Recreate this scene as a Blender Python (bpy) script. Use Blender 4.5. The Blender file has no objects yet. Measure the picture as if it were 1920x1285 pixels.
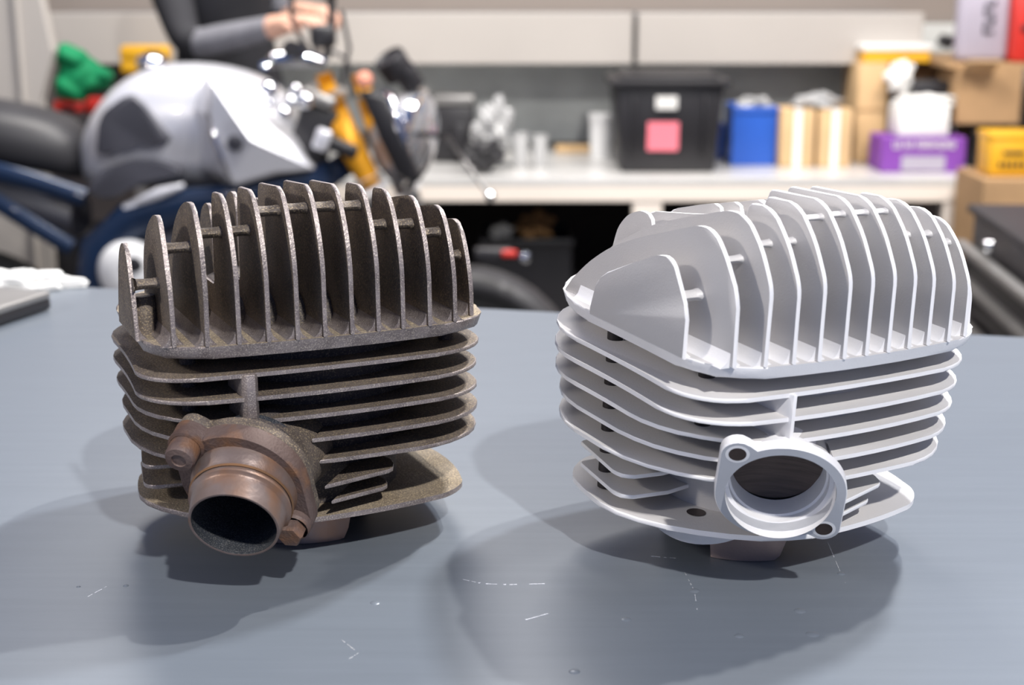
import bpy, bmesh, math, random
from mathutils import Vector, Matrix, Euler
random.seed(7)
C = bpy.context.scene.collection
SC = bpy.context.scene
R = math.radians

# ---------------------------------------------------------------- camera, world, lights, exposure
CAM_H = 0.23637; PITCH = R(14.0); FPX = 2769.78
cd = bpy.data.cameras.new('camera'); cam = bpy.data.objects.new('camera', cd); C.objects.link(cam)
cam.location = (0, 0, CAM_H); cam.rotation_euler = (R(90) - PITCH, 0, 0)
cd.sensor_width = 36; cd.lens = FPX * 36 / 1920; cd.clip_start = 0.02; cd.clip_end = 60
cd.dof.use_dof = True; cd.dof.focus_distance = 0.60; cd.dof.aperture_fstop = 10.5
SC.camera = cam
SC.view_settings.view_transform = 'Standard'; SC.view_settings.look = 'None'
SC.view_settings.gamma = 1.0; SC.view_settings.use_curve_mapping = False
SC.view_settings.exposure = 0.0

w = bpy.data.worlds.new('world'); SC.world = w; w.use_nodes = True
w.node_tree.nodes['Background'].inputs[0].default_value = (0.30, 0.46, 1.0, 1)
w.node_tree.nodes['Background'].inputs[1].default_value = 0.30

def lamp(name, loc, target, power, size, col, kind='AREA', shape='DISK', sy=None):
    l = bpy.data.lights.new(name, kind); l.energy = power; l.color = col
    if kind == 'AREA':
        l.shape = shape; l.size = size
        if sy: l.size_y = sy
    o = bpy.data.objects.new(name, l); C.objects.link(o); o.location = loc
    d = Vector(target) - Vector(loc); o.rotation_euler = d.to_track_quat('-Z', 'Y').to_euler()
    return o
lamp('ceiling_lamp_front', (0.85, -1.30, 2.20), (0, .6, 0), 98, .10, (1, .97, .93))
lamp('ceiling_lamp_rear', (0.98, 1.50, 2.20), (0, .6, 0), 48, .07, (1, .94, .86))
lamp('ceiling_lamp_far', (1.20, 2.05, 2.35), (0, .6, 0), 76, .20, (.95, .97, 1))
lamp('soft_fill_side', (-2.3, -0.5, 1.6), (0, .6, .1), 4, 1.2, (1.0, .95, .90))  # broad soft fill added on the left for general brightness
lamp('inspection_lamp_side', (-1.45, -0.05, .90), (0, .6, .1), 11, .16, (1.0, .93, .85))
lamp('background_fill_workshop', (-0.4, 3.3, 2.1), (-.2, 3.9, -.5), 110, 1.6, (1, .95, .89), shape='RECTANGLE', sy=.5)  # unseen fill added to light the bike and workshop behind
lamp('background_fill_bench', (1.6, 2.8, 2.1), (1.5, 4.7, -.2), 84, 1.4, (1, .94, .87), shape='RECTANGLE', sy=.5)  # added out of view to brighten the bench and cupboards

# ---------------------------------------------------------------- helpers
def ray(px, py):
    x = (px - 960) / FPX; y = (642.5 - py) / FPX
    cp, sp = math.cos(PITCH), math.sin(PITCH)
    return Vector((x, cp + y * sp, -sp + y * cp))
def at(px, py, Y):
    d = ray(px, py); t = Y / d.y; return Vector((d.x * t, Y, CAM_H + d.z * t))
def atz(px, py, z):
    d = ray(px, py); t = (z - CAM_H) / d.z; return Vector((d.x * t, d.y * t, z))

def node_mat(name, col, rough=.5, metal=0., var=0., vscale=20., bump=0., bscale=200., col2=None, stretch=None, spec=.5,
             speck=None, speckscale=900, coat=0., emit=None):
    m = bpy.data.materials.new(name); m.use_nodes = True
    nt = m.node_tree; N = nt.nodes; L = nt.links; b = N['Principled BSDF']
    b.inputs['Roughness'].default_value = rough; b.inputs['Metallic'].default_value = metal
    b.inputs['Specular IOR Level'].default_value = spec; b.inputs['Coat Weight'].default_value = coat
    tc = N.new('ShaderNodeTexCoord'); mp = N.new('ShaderNodeMapping'); L.new(tc.outputs['Object'], mp.inputs[0])
    if stretch: mp.inputs['Scale'].default_value = stretch
    no = N.new('ShaderNodeTexNoise'); no.inputs['Scale'].default_value = vscale; no.inputs['Detail'].default_value = 5
    L.new(mp.outputs[0], no.inputs['Vector'])
    mx = N.new('ShaderNodeMixRGB'); c2 = col2 or tuple(c * (1 - var) for c in col)
    cr = N.new('ShaderNodeValToRGB'); cr.color_ramp.elements[0].position = .35; cr.color_ramp.elements[1].position = .65
    L.new(no.outputs['Fac'], cr.inputs[0]); L.new(cr.outputs[0], mx.inputs[0])
    mx.inputs[1].default_value = (*col, 1); mx.inputs[2].default_value = (*c2, 1)
    out = mx.outputs[0]
    if speck:
        n2 = N.new('ShaderNodeTexNoise'); n2.inputs['Scale'].default_value = speckscale; n2.inputs['Detail'].default_value = 3
        L.new(tc.outputs['Object'], n2.inputs['Vector'])
        r2 = N.new('ShaderNodeValToRGB'); r2.color_ramp.elements[0].position = .52; r2.color_ramp.elements[1].position = .66
        L.new(n2.outputs['Fac'], r2.inputs[0])
        m2 = N.new('ShaderNodeMixRGB'); L.new(r2.outputs[0], m2.inputs[0]); L.new(out, m2.inputs[1]); m2.inputs[2].default_value = (*speck, 1)
        out = m2.outputs[0]
    L.new(out, b.inputs['Base Color'])
    if bump:
        nb = N.new('ShaderNodeTexNoise'); nb.inputs['Scale'].default_value = bscale; nb.inputs['Detail'].default_value = 4
        L.new(mp.outputs[0], nb.inputs['Vector'])
        bp = N.new('ShaderNodeBump'); bp.inputs['Strength'].default_value = bump; bp.inputs['Distance'].default_value = .001
        L.new(nb.outputs['Fac'], bp.inputs['Height']); L.new(bp.outputs[0], b.inputs['Normal'])
    if emit:
        b.inputs['Emission Color'].default_value = (*emit[0], 1); b.inputs['Emission Strength'].default_value = emit[1]
    return m

def link(name, me, mat, parent=None, smooth=None):
    mats = mat if isinstance(mat, (list, tuple)) else [mat]
    for m in mats: me.materials.append(m)
    if smooth is not None:
        for p in me.polygons: p.use_smooth = True
        try: me.set_sharp_from_angle(angle=R(smooth))
        except Exception: pass
    o = bpy.data.objects.new(name, me); C.objects.link(o)
    if parent: o.parent = parent
    return o
def bm_obj(name, bm, mat, parent=None, smooth=None):
    bmesh.ops.recalc_face_normals(bm, faces=bm.faces)
    me = bpy.data.meshes.new(name); bm.to_mesh(me); bm.free()
    return link(name, me, mat, parent, smooth)
def empty(name, loc=(0, 0, 0), label=None, cat=None, group=None, kind=None, rotz=0):
    o = bpy.data.objects.new(name, None); C.objects.link(o); o.location = loc; o.rotation_euler = (0, 0, rotz)
    o.empty_display_size = .05
    return tag(o, label, cat, group, kind)
def tag(o, label=None, cat=None, group=None, kind=None):
    if label: o['label'] = label
    if cat: o['category'] = cat
    if group: o['group'] = group
    if kind: o['kind'] = kind
    return o
def box(bm, c, s, rot=None, bev=0., seg=2, mat=0, taper=None):
    """box centred at c, full sizes s; taper=(tx,ty) scales the bottom face"""
    r = bmesh.ops.create_cube(bm, size=1.0); vs = r['verts']
    for v in vs:
        v.co = Vector((v.co.x * s[0], v.co.y * s[1], v.co.z * s[2]))
        if taper and v.co.z < 0: v.co.x *= taper[0]; v.co.y *= taper[1]
    fs = list({f for v in vs for f in v.link_faces})
    for f in fs: f.material_index = mat
    if bev:
        es = list({e for v in vs for e in v.link_edges})
        rr = bmesh.ops.bevel(bm, geom=es, offset=bev, segments=seg, affect='EDGES', profile=.5)
        vs = list({v for f in rr['faces'] for v in f.verts} | {v for v in vs if v.is_valid})
        for f in rr['faces']: f.material_index = mat
        isl = set(vs)
        for v in list(isl):
            for f in v.link_faces: isl.update(f.verts)
        vs = list(isl)
    M = Matrix.Translation(Vector(c)) @ (rot.to_4x4() if rot else Matrix())
    for v in vs: v.co = M @ v.co
    return vs
def frame_of(d):
    d = Vector(d).normalized(); up = Vector((0, 0, 1)) if abs(d.z) < .95 else Vector((1, 0, 0))
    x = d.cross(up).normalized(); y = x.cross(d).normalized(); return x, y, d
def sweep(bm, pts, rad, n=10, cap=True, mat=0, sx=1., sy=1.):
    pts = [Vector(p) for p in pts]; rad = rad if isinstance(rad, (list, tuple)) else [rad] * len(pts)
    rings = []; up = None
    for i, p in enumerate(pts):
        a = pts[max(0, i - 1)]; b = pts[min(len(pts) - 1, i + 1)]
        x, y, d = frame_of(b - a)
        if up is not None:
            y2 = up - d * up.dot(d)
            if y2.length > 1e-6: y = y2.normalized(); x = d.cross(y) * -1
        up = y
        rings.append([bm.verts.new(p + (x * math.cos(t) * sx + y * math.sin(t) * sy) * rad[i]) for t in [2 * math.pi * k / n for k in range(n)]])
    for a, b in zip(rings, rings[1:]):
        for k in range(n):
            f = bm.faces.new((a[k], a[(k + 1) % n], b[(k + 1) % n], b[k])); f.material_index = mat
    if cap:
        for r_ in (rings[0], rings[-1]):
            f = bm.faces.new(r_); f.material_index = mat
    return rings
def lathe(bm, c, axis, prof, n=32, mat=0, a0=0., a1=2 * math.pi):
    """prof: list of (radius, distance along axis)"""
    x, y, d = frame_of(axis); c = Vector(c); full = abs(a1 - a0 - 2 * math.pi) < 1e-6
    m = n if full else n + 1
    rings = [[bm.verts.new(c + d * h + (x * math.cos(a0 + (a1 - a0) * k / n) + y * math.sin(a0 + (a1 - a0) * k / n)) * r_) for k in range(m)] for r_, h in prof]
    for a, b in zip(rings, rings[1:]):
        for k in range(m if full else n):
            f = bm.faces.new((a[k], a[(k + 1) % m], b[(k + 1) % m], b[k])); f.material_index = mat
    return rings
def prism(bm, pts, ext, bev=0., seg=1, mat=0, rim=None):
    """pts: closed 3D polygon (planar), extruded by vector ext; rim edges bevelled; rim = material of the side faces"""
    ext = Vector(ext); pts = [Vector(p) for p in pts]
    a = [bm.verts.new(p) for p in pts]; b = [bm.verts.new(p + ext) for p in pts]; n = len(pts)
    f1 = bm.faces.new(a); f2 = bm.faces.new(list(reversed(b))); f1.material_index = f2.material_index = mat
    side = []
    for k in range(n):
        f = bm.faces.new((a[k], b[k], b[(k + 1) % n], a[(k + 1) % n])); f.material_index = mat if rim is None else rim; side.append(f)
    if bev:
        es = [e for e in set(f1.edges) | set(f2.edges)]
        r = bmesh.ops.bevel(bm, geom=es, offset=bev, segments=seg, affect='EDGES', profile=.5, clamp_overlap=True)
        for f in r['faces']: f.material_index = mat if rim is None else rim
def rprof(pts, r, n=3):
    """round the corners of a 2D polygon; pts entries (x,y[,r])"""
    out = []; m = len(pts)
    for i in range(m):
        p = Vector(pts[i][:2]); rr = pts[i][2] if len(pts[i]) > 2 else r
        a = Vector(pts[i - 1][:2]); b = Vector(pts[(i + 1) % m][:2])
        da = a - p; db = b - p
        k = min(rr, da.length * .45, db.length * .45)
        if k < 1e-6: out.append(p); continue
        A = p + da.normalized() * k; B = p + db.normalized() * k
        for j in range(n + 1):
            t = j / n; out.append((1 - t) ** 2 * A + 2 * t * (1 - t) * p + t * t * B)
    return out

# ---------------------------------------------------------------- materials
M = {}
M['table'] = node_mat('table_steel', (.152, .174, .204), .36, .15, .06, 3, .05, 60, stretch=(4, 60, 10), spec=.45)
M['table_edge'] = node_mat('table_edge', (.25, .26, .27), .4, .5, .1)
M['scratch'] = node_mat('bare_metal_scratch', (.75, .77, .8), .25, .6)
M['wall'] = node_mat('wall_paint', (.25, .215, .19), .85, 0, .06, 2)
M['cream'] = node_mat('cream_laminate', (.42, .39, .36), .55, 0, .04, 3)
M['rail'] = node_mat('cream_painted_steel', (.80, .72, .64), .5, 0, .04, 3)
M['seam'] = node_mat('cupboard_gap', (.22, .21, .21), .6)
M['splash'] = node_mat('galvanised_sheet', (.62, .65, .64), .45, .15, .25, 4, .1, 30)
M['benchtop'] = node_mat('bench_steel', (.66, .65, .63), .3, .15, .2, 4)
M['floor'] = node_mat('workshop_floor', (.10, .095, .09), .6, 0, .3, 3)
M['dark'] = node_mat('shaded_bench_board', (.025, .02, .02), .8, 0, .3, 3)  # near-black colour stands in for the shaded opening under the bench
M['black'] = node_mat('black_plastic', (.018, .017, .02), .45, 0, .2, 8)
M['black_soft'] = node_mat('black_vinyl', (.035, .034, .037), .5, 0, .2, 12, .2, 120)
M['silver'] = node_mat('silver_paint', (.74, .74, .78), .30, .35, .05, 4, coat=.6)
M['chrome'] = node_mat('chrome', (.85, .86, .9), .08, 1, .03)
M['gold'] = node_mat('gold_anodised', (.85, .38, .02), .35, .35, .1, 6)
M['blue_frame'] = node_mat('dark_blue_paint', (.008, .026, .072), .35, .2, .2, 6, coat=.4)
M['insert'] = node_mat('dark_grey_insert', (.07, .07, .085), .45, 0, .15, 6)
M['grey_metal'] = node_mat('grey_metal', (.35, .34, .33), .4, .7, .2, 10)
M['white'] = node_mat('white_plastic', (.8, .8, .8), .5, 0, .05)
M['paper'] = node_mat('white_paper', (.82, .81, .78), .8, 0, .08, 12)
M['skin'] = node_mat('skin', (.62, .36, .26), .55, 0, .1, 20)
M['shirt'] = node_mat('black_cotton', (.02, .02, .025), .85, 0, .3, 10)
M['sleeve'] = node_mat('grey_knit', (.17, .17, .19), .9, 0, .15, 40)
M['hair'] = node_mat('brown_hair', (.06, .035, .02), .7, 0, .3, 60)
M['trouser'] = node_mat('dark_trouser', (.03, .035, .05), .85, 0, .2, 10)
M['green'] = node_mat('green_cloth', (.0, .30, .11), .75, 0, .25, 12)
M['red'] = node_mat('red_plastic', (.60, .03, .02), .45, 0, .15, 8)
M['yellow'] = node_mat('yellow_plastic', (.80, .42, .02), .45, 0, .1, 8)
M['blue'] = node_mat('blue_plastic', (.02, .10, .48), .4, 0, .1, 8)
M['card'] = node_mat('cardboard', (.62, .42, .22), .85, 0, .12, 10)
M['card2'] = node_mat('darker_cardboard', (.42, .26, .13), .85, 0, .15, 10)
M['purple'] = node_mat('purple_print', (.20, .05, .34), .6, 0, .1, 8)
M['pink'] = node_mat('pink_note', (.92, .22, .28), .7, 0, .05, 8)
M['lilac'] = node_mat('lilac_bag', (.38, .35, .42), .7, 0, .1, 8)
M['clear'] = node_mat('cloudy_plastic', (.50, .50, .50), .2, 0, .3, 14, .4, 60)
M['rubber'] = node_mat('tyre_rubber', (.03, .03, .03), .8, 0, .2, 30)
M['brownpaper'] = node_mat('brown_paper', (.40, .22, .09), .8, 0, .2, 10)
# the two cylinders
M['dirty'] = node_mat('dirty_cast_alloy', (.090, .071, .060), .62, .2, 0, 70, .35, 900, col2=(.155, .126, .106), speck=(.33, .26, .17), speckscale=1500)
M['dirty_rim'] = node_mat('worn_alloy_edge', (.185, .155, .15), .42, .4, 0, 120, .25, 900, col2=(.29, .25, .245), speck=(.46, .40, .35), speckscale=1800)
M['grime'] = node_mat('golden_grime_lit', (.19, .15, .105), .75, .05, 0, 60, .5, 900, col2=(.26, .215, .165), speck=(.50, .40, .26), speckscale=1400)  # golden dust and grime; front-lamp light on plate tops put into the colour
M['rust_orange'] = node_mat('orange_heat_stain', (.27, .14, .065), .5, .3, .3, 50)
M['soot'] = node_mat('sooty_casting', (.070, .058, .058), .7, .1, .3, 120, .3, 700, speck=(.18, .15, .11), speckscale=1500)
M['rust'] = node_mat('rusted_steel', (.085, .050, .040), .6, .2, 0, 45, .35, 900, col2=(.155, .110, .098), speck=(.19, .095, .05), speckscale=70)
M['pipe'] = node_mat('heat_tinted_steel', (.165, .115, .095), .42, .4, 0, 40, .15, 500, col2=(.235, .185, .17), speck=(.24, .125, .07), speckscale=45)
M['pipe_in'] = node_mat('sooty_pipe_bore', (.03, .035, .045), .6, .3, .3, 200, .4, 1500, speck=(.12, .12, .12), speckscale=2200)
M['clean'] = node_mat('blasted_alloy', (.62, .60, .59), .52, .12, 0, 60, .12, 1500, col2=(.62, .605, .60))
M['clean_rim_lit'] = node_mat('blasted_alloy_lit_edge', (.90, .89, .90), .45, .1, 0, 60, .1, 1500, col2=(.86, .85, .86))  # machined edges; brightness of facing the front lamp is also in the colour
M['machined'] = node_mat('machined_face', (.62, .63, .67), .38, .35, .06, 80, .05, 800)
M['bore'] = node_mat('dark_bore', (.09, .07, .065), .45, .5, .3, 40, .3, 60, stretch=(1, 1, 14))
M['liner'] = node_mat('pinkish_steel_liner', (.46, .35, .31), .4, .5, .12, 60, .1, 700)
M['liner_d'] = node_mat('tarnished_steel_liner', (.36, .28, .26), .4, .5, 0, 60, .1, 700, col2=(.42, .25, .17))
M['hole'] = node_mat('threaded_hole', (.07, .05, .045), .5, .5, .3, 200)
M['stud'] = node_mat('shaded_stud', (.03, .025, .025), .5, .3, .3, 200)  # near-black: the shadow between the fins is put into the stud colour

# ---------------------------------------------------------------- the two engine cylinders
MM = .001
def outl(x0, x1, y0, y1, rfl, rfr, rb, bs, bf, n=8):
    pts = []
    for cx, cy, a0, rr in ((x1, y0, -90, rfr), (x1, y1, 0, rb), (x0, y1, 90, rb), (x0, y0, 180, rfl)):
        sx = -1 if cx == x1 else 1; sy = 1 if cy == y0 else -1
        for k in range(n + 1):
            a = R(a0 + 90 * k / n); pts.append(Vector((cx + sx * rr + rr * math.cos(a), cy + sy * rr + rr * math.sin(a))))
    q = []
    for i in range(len(pts)):
        a, b = pts[i], pts[(i + 1) % len(pts)]; m = 6 if (b - a).length > .015 else 1
        for j in range(m): q.append(a.lerp(b, j / m))
    cx, cy, hx, hy = (x0 + x1) / 2, (y0 + y1) / 2, (x1 - x0) / 2, (y1 - y0) / 2
    out = []
    for p in q:
        u = (p.x - cx) / hx; v = (p.y - cy) / hy
        out.append(Vector((p.x + math.copysign(1, u) * bs * (1 - v * v) * abs(u), p.y + math.copysign(1, v) * bf * (1 - u * u) * abs(v))))
    return out
FIN = {  # z, left, right, front, r front-left, r front-right, side bow, front bow
    'A': (.08785, -.07727, .0729, -.0669, .0216, .0303, -.0035, .0043),
    'B': (.07844, -.0775, .0722, -.0650, .0250, .0292, -.0040, .0075),
    'C': (.06857, -.0763, .0721, -.0629, .0437, .0273, -.0034, .0084),
    'D': (.05842, -.0720, .0717, -.0614, .0497, .0286, -.0001, .0090),
    'E': (.04843, -.0712, .0713, -.0642, .0608, .0359, .0015, .0042)}
HEADO = dict(x0=-.0738, x1=.0720, y0=-.0690, y1=.0704, rfl=.0231, rfr=.0273, rb=.0534, bs=-.0019, bf=.0069)
ZO = dict(x0=-.0615, x1=.0591, y0=-.0523, y1=.0411, rfl=.0520, rfr=.0119, rb=.0154, bs=.0090, bf=.0094)
AX = Vector((.002, -.005, 0))
PC = Vector((-.0390, -.0732, .0496)); PA = Vector((-.82325, .56768, 0)); PB = Vector((-.2345, -.34007, .91069)); PN = Vector((-.51699, -.74972, -.41309))
PORT_R = .0207
U = [-.074, -.0630, -.0515, -.0395, -.0282, -.0170, -.0060, .0050, .0160, .0265, .0380, .0500, .0605]
# fin profiles in (v, z) millimetres, per fin
def fin_profiles(left):
    P = []
    if left:
        P.append([[(-50, 101), (-46, 118, 4), (-41.5, 132, 4), (-37, 137.5, 3), (-30.5, 137.3, 3), (-23, 133.5, 5), (-17.5, 126, 8), (-11, 111, 5), (-8, 101)]])
        P.append([[(-67, 101), (-65, 122, 5), (-58, 140, 6), (-52.5, 149.5, 3), (-43, 149.2, 4), (-30, 144.5, 6), (-17.5, 136.5, 6), (-11, 124, 5), (-7, 101)]])
        P.append([[(-72.5, 101), (-74, 124, 5), (-71, 141, 6), (-61, 154.5, 4), (-49.5, 154.3, 4), (-37.5, 151, 6), (-23.5, 143.5, 6), (-12, 133, 6), (-1, 121, 5), (8, 117), (14, 101)]])
    else:
        P.append([[(-53.6, 101), (-53, 119, 3), (-46.8, 129, 4), (-42, 136.5, 4), (-34, 136, 4), (-18, 129), (-.6, 121), (6, 116, 3), (9.5, 104), (10, 101)]])
        P.append([[(-69, 101), (-67.4, 127, 4), (-58, 141, 6), (-50.5, 148, 5), (-42, 148, 5), (-25, 142, 8), (-6, 135.5, 8), (14, 127, 8), (29.5, 117, 8), (41, 107), (46, 101.6), (46, 101)]])
        P.append([[(-72.5, 101), (-71.5, 130, 4), (-64, 143.5, 6), (-54, 153, 5), (-45, 153.5, 5), (-21, 146, 8), (1, 138.5, 8), (28, 124.5, 8), (42, 112), (50, 101)]])
    tops = {3: 155.8, 4: 156.8, 5: 157.6, 6: 157.8, 7: 157.3, 8: 156.3, 9: 154, 10: 151, 11: 146, 12: 138.5}
    cut = {3: -39.5, 4: -35.5, 5: -24, 6: -22, 7: -22, 8: -38, 9: -41}
    back = {3: 20, 4: -8, 5: 3, 6: 4, 7: 2, 8: 14, 9: 20}
    fr = {3: -74, 4: -75, 5: -76, 6: -76, 7: -76, 8: -75.5, 9: -75, 10: -74.5, 11: -71.5, 12: -63}
    for k in range(3, 13):
        t = tops[k] + (1.2 if left else -.6); f = fr[k]; s = (t - 157) * .8
        if left: front = [(f, 101), (f + .5, 128 + s, 5), (f + 4, 140 + s, 6), (f + 10.5, 151 + s, 6), (f + 17, t, 4)]
        else: front = [(f, 101), (f + 1.6, 131.5 + s, 4), (f + 9.5, 145.5 + s, 6), (f + 20.5, t, 5)]
        if k in cut:
            c = cut[k]; d = 1.5 if c > -30 else .4
            piece = front + [(c - 1, t - d, 4), (c, t - 8, 2), (c + 1.5, 118, 4)]
            b = back[k]; tb = 144 - abs(b) * .25
            if left and k in (3, 4, 5, 6):
                h = {3: -14, 4: 0, 5: 4.5, 6: 1}[k]
                bk = [(18, 118), (18.5, 137 + h, 2), (21, 143 + h, 2), (27, 144 + h, 4), (36, 141 + h, 4), (42, 135 + h, 4), (47, 120, 4), (51, 101)]
            elif k == 3: bk = [(20, 118), (19.5, 133, 2), (21, 136.6, 2), (27.6, 137.5, 4), (37, 134, 4), (44, 127, 4), (47.5, 116, 4), (50, 101)]
            else: bk = [(b, 118), (b, tb - 3, 2), (b + 3.5, tb, 2), (b + 12, tb - 2, 6), (38.5, 134.2, 6), (45.5, 124, 5), (48, 114, 4), (51, 101)]
            P.append([piece + bk])
        else:
            P.append([front + [(f + 46, t - 4, 10), (f + 76, t - 13, 10), (38, 130 + (t - 150) * .5, 8), (47, 118, 5), (51, 101)]])
    return P
PH = Vector((PN.x, PN.y)).normalized(); PS = Vector((-PA.x, -PA.y))
def notch(pts, z):
    dz = z - .0500; w = math.sqrt(max(0, .0222 ** 2 - dz * dz))
    if w < .004 or z > .065: return pts
    c = PC.xy; out = []; n = len(pts); ins = []
    for p in pts:
        r = p - c; ins.append(abs(r.dot(PS)) < w and r.dot(PH) > -.036)
    if not any(ins): return pts
    k0 = next(i for i in range(n) if ins[i] and not ins[i - 1])
    pts = pts[k0:] + pts[:k0]; ins = ins[k0:] + ins[:k0]
    m = 0
    while m < n and ins[m]: m += 1
    rest = pts[m:]; pa = rest[-1]; pb = rest[0]
    def edge(a, b, sgn):   # point on segment a(outside)-b(inside) at lateral sgn*w
        sa = (a - c).dot(PS); sb = (b - c).dot(PS); t = (sgn * w - sa) / (sb - sa) if abs(sb - sa) > 1e-9 else 0
        return a.lerp(b, max(0, min(1, t)))
    s0 = 1 if (pa - c).dot(PS) > 0 else -1; e0 = edge(pa, pts[0], s0); e1 = edge(pb, pts[m - 1], -s0)
    i0 = c + PS * (s0 * w) - PH * .034; i1 = c - PS * (s0 * w) - PH * .034
    return rest + [e0, i0, i1, e1]
BARS = [(-45, 122.5), (-53, 137), (-54, 142), (-54, 142), (-58, 149.5), (-57.5, 149.8), (-58, 149.8), (-57, 149.3), (-57, 141), (-57, 140.5), (-56, 136), (-51, 125)]

def engine_cylinder(root, A, dirty):
    body = M['dirty'] if dirty else M['clean']; rim = M['dirty_rim'] if dirty else M['clean_rim_lit']
    dark = M['soot'] if dirty else M['clean']
    part = lambda n: empty_part(n, root)
    # --- head
    bm = bmesh.new()
    o = outl(**HEADO)
    prism(bm, [(p.x, p.y, .0958) for p in o], (0, 0, .0052), 0, 1, 0, 1)
    for v in bm.verts:
        if v.co.z < .097: v.co.x *= .98; v.co.y = v.co.y * .972
    for f in bm.faces:
        if abs(f.normal.z) > .9: f.material_index = 0
    bmesh.ops.bevel(bm, geom=[e for e in bm.edges if abs(e.verts[0].co.z - e.verts[1].co.z) < 1e-6], offset=.0013, segments=2, affect='EDGES', profile=.5, clamp_overlap=True, material=1)
    head = bm_obj('cylinder_head', bm, [M['grime'] if dirty else body, rim], root, 35)
    bm = bmesh.new()   # combustion dome under the fins
    lathe(bm, (AX.x, AX.y + .002, .1005), (0, 0, 1), [(.050, 0), (.050, .004), (.046, .010), (.036, .0145), (.022, .017), (.0, .017)], 32)
    bm_obj('dome', bm, dark, head, 40)
    for k, prof in enumerate(fin_profiles(dirty)):
        u = U[k]
        for pl in prof:
            bm = bmesh.new()
            pts = rprof([(a[0] * MM, a[1] * MM) + ((a[2] * MM,) if len(a) > 2 else ()) for a in pl], 0.0)
            th = .0018
            prism(bm, [(u - th / 2, p.x, p.y) for p in pts], (th, 0, 0), .0005, 2, 0, 1)
            # cast fillets where the fin meets the head plate
            v0 = pl[0][0] * MM + .0022; v1 = pl[-1][0] * MM - (.004 if k != 1 else .012)
            for sd in (-1, 1):
                if (k == 0 and sd < 0) or (k == 12 and sd > 0): continue
                cs = [(0, 0), (.0042, 0), (.0027, .0009), (.0014, .0022), (.0006, .0044), (0, .0060)]
                prism(bm, [(u + sd * (th / 2 - .0002 + c[0]), v0, .1006 + c[1]) for c in cs], (0, v1 - v0, 0), 0, 1, 1)
            bm_obj('cooling_fin', bm, [body, rim], head, 40)
    for k, (v, z) in enumerate(BARS):
        bm = bmesh.new(); r = (.0015 if k < 4 or k > 7 else .0013) if k else .0021
        if not dirty and 4 <= k <= 7: v += 2.5; z += 1.2
        if dirty: r = .0022
        a = Vector((U[k], v * MM, z * MM)); b = Vector((U[k + 1], v * MM, z * MM))
        pts = [a.lerp(b, t) for t in (0, .12, .35, .65, .88, 1)]
        sweep(bm, pts, [r * 1.35, r * 1.05, r * .95, r * .95, r * 1.05, r * 1.35], 8, sy=1.0, sx=1.5)
        bm_obj('tie_bar', bm, body if not dirty else M['dirty'], head, 60)
    if dirty:
        bm = bmesh.new(); lathe(bm, (-.0685, -.033, .1005), (0, 0, 1), [(.0062, 0), (.0056, .004), (.0054, .013), (.0046, .0155), (0, .0155)], 20)
        bm_obj('nut_boss', bm, body, head, 40)
    # spark plug boss in the recess
    bm = bmesh.new(); lathe(bm, (-.006, -.008, .112), (0, 0, 1), [(.013, 0), (.013, .008), (.011, .010), (.007, .010), (.007, .0)], 24)
    bm_obj('spark_plug_boss', bm, dark, head, 40)
    # --- barrel
    bm = bmesh.new()
    lathe(bm, (AX.x, AX.y, .021), (0, 0, 1), [(.0, 0), (.0405, 0), (.0405, .010), (.0425, .018), (.049, .028), (.0515, .048), (.0525, .0752), (.0, .0752)], 48)
    barrel = bm_obj('barrel', bm, M['soot'] if dirty else M['clean'], root, 40)
    for k, (z, xl, xr, yf, rl, rr, bs, bf) in FIN.items():
        o = notch(outl(xl, xr, yf, .064, rl, rr, .045, bs, bf), z)
        bm = bmesh.new(); th = .0017
        prism(bm, [(p.x, p.y, z - th * .6) for p in o], (0, 0, th), .0005, 2, 0, 1)
        bm_obj('cooling_fin', bm, [body, rim], barrel, 40)
    for z, pl in ((.0388, [(-64.5, 27, 3), (-69.7, -8, 3), (-67.5, -14.5, 3), (-52, -17), (-30, -14), (-30, 25)]),
                  (.0302, [(-65.5, 25, 3), (-69.7, -9, 3), (-67.5, -15, 3), (-49, -17.5), (-30, -14), (-30, 25)]),
                  (.0388, [(11, -46), (-8, -72), (24, -62, 2), (28, -52, 3), (25, -37), (16, -40)]),
                  (.0302, [(11, -46), (-4, -66.5), (22.5, -58, 2), (25, -52, 3), (23, -37), (16, -40)])):
        bm = bmesh.new(); pp = rprof([(a[0] * MM, a[1] * MM) + ((a[2] * MM,) if len(a) > 2 else ()) for a in pl], 0)
        prism(bm, [(p.x, p.y, z - .001) for p in pp], (0, 0, .0017), .0004, 1, 0, 1)
        bm_obj('short_fin', bm, [body, rim], barrel, 40)
    bm = bmesh.new(); o = outl(**ZO)
    prism(bm, [(p.x, p.y, .0208) for p in o], (0, 0, .0022), .0006, 2, 0, 1)
    base = bm_obj('base_plate', bm, [M['grime'] if dirty else body, rim], root, 35)
    bm = bmesh.new()
    lathe(bm, (-.0401, -.0255, .02305), (0, 0, 1), [(.0, .0001), (.0026, .0001), (.0040, .0001)], 20)
    bm_obj('bolt_hole', bm, M['hole'], base)
    # studs standing between the fins near the corners
    for (x, y, zb) in ((-.054, -.042, .067), (-.060, .012, .0236), (.055, -.046, .0868), (.056, .038, .0868)):
        bm = bmesh.new(); lathe(bm, (x, y, zb), (0, 0, 1), [(.0, 0), (.0033, 0), (.0033, .0958 - zb), (.0, .0958 - zb)], 14)
        bm_obj('stud', bm, M['stud'] if not dirty else M['soot'], barrel, 40)
    # vertical web above the port
    bm = bmesh.new()
    hw = .0032 if dirty else .0015
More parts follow.
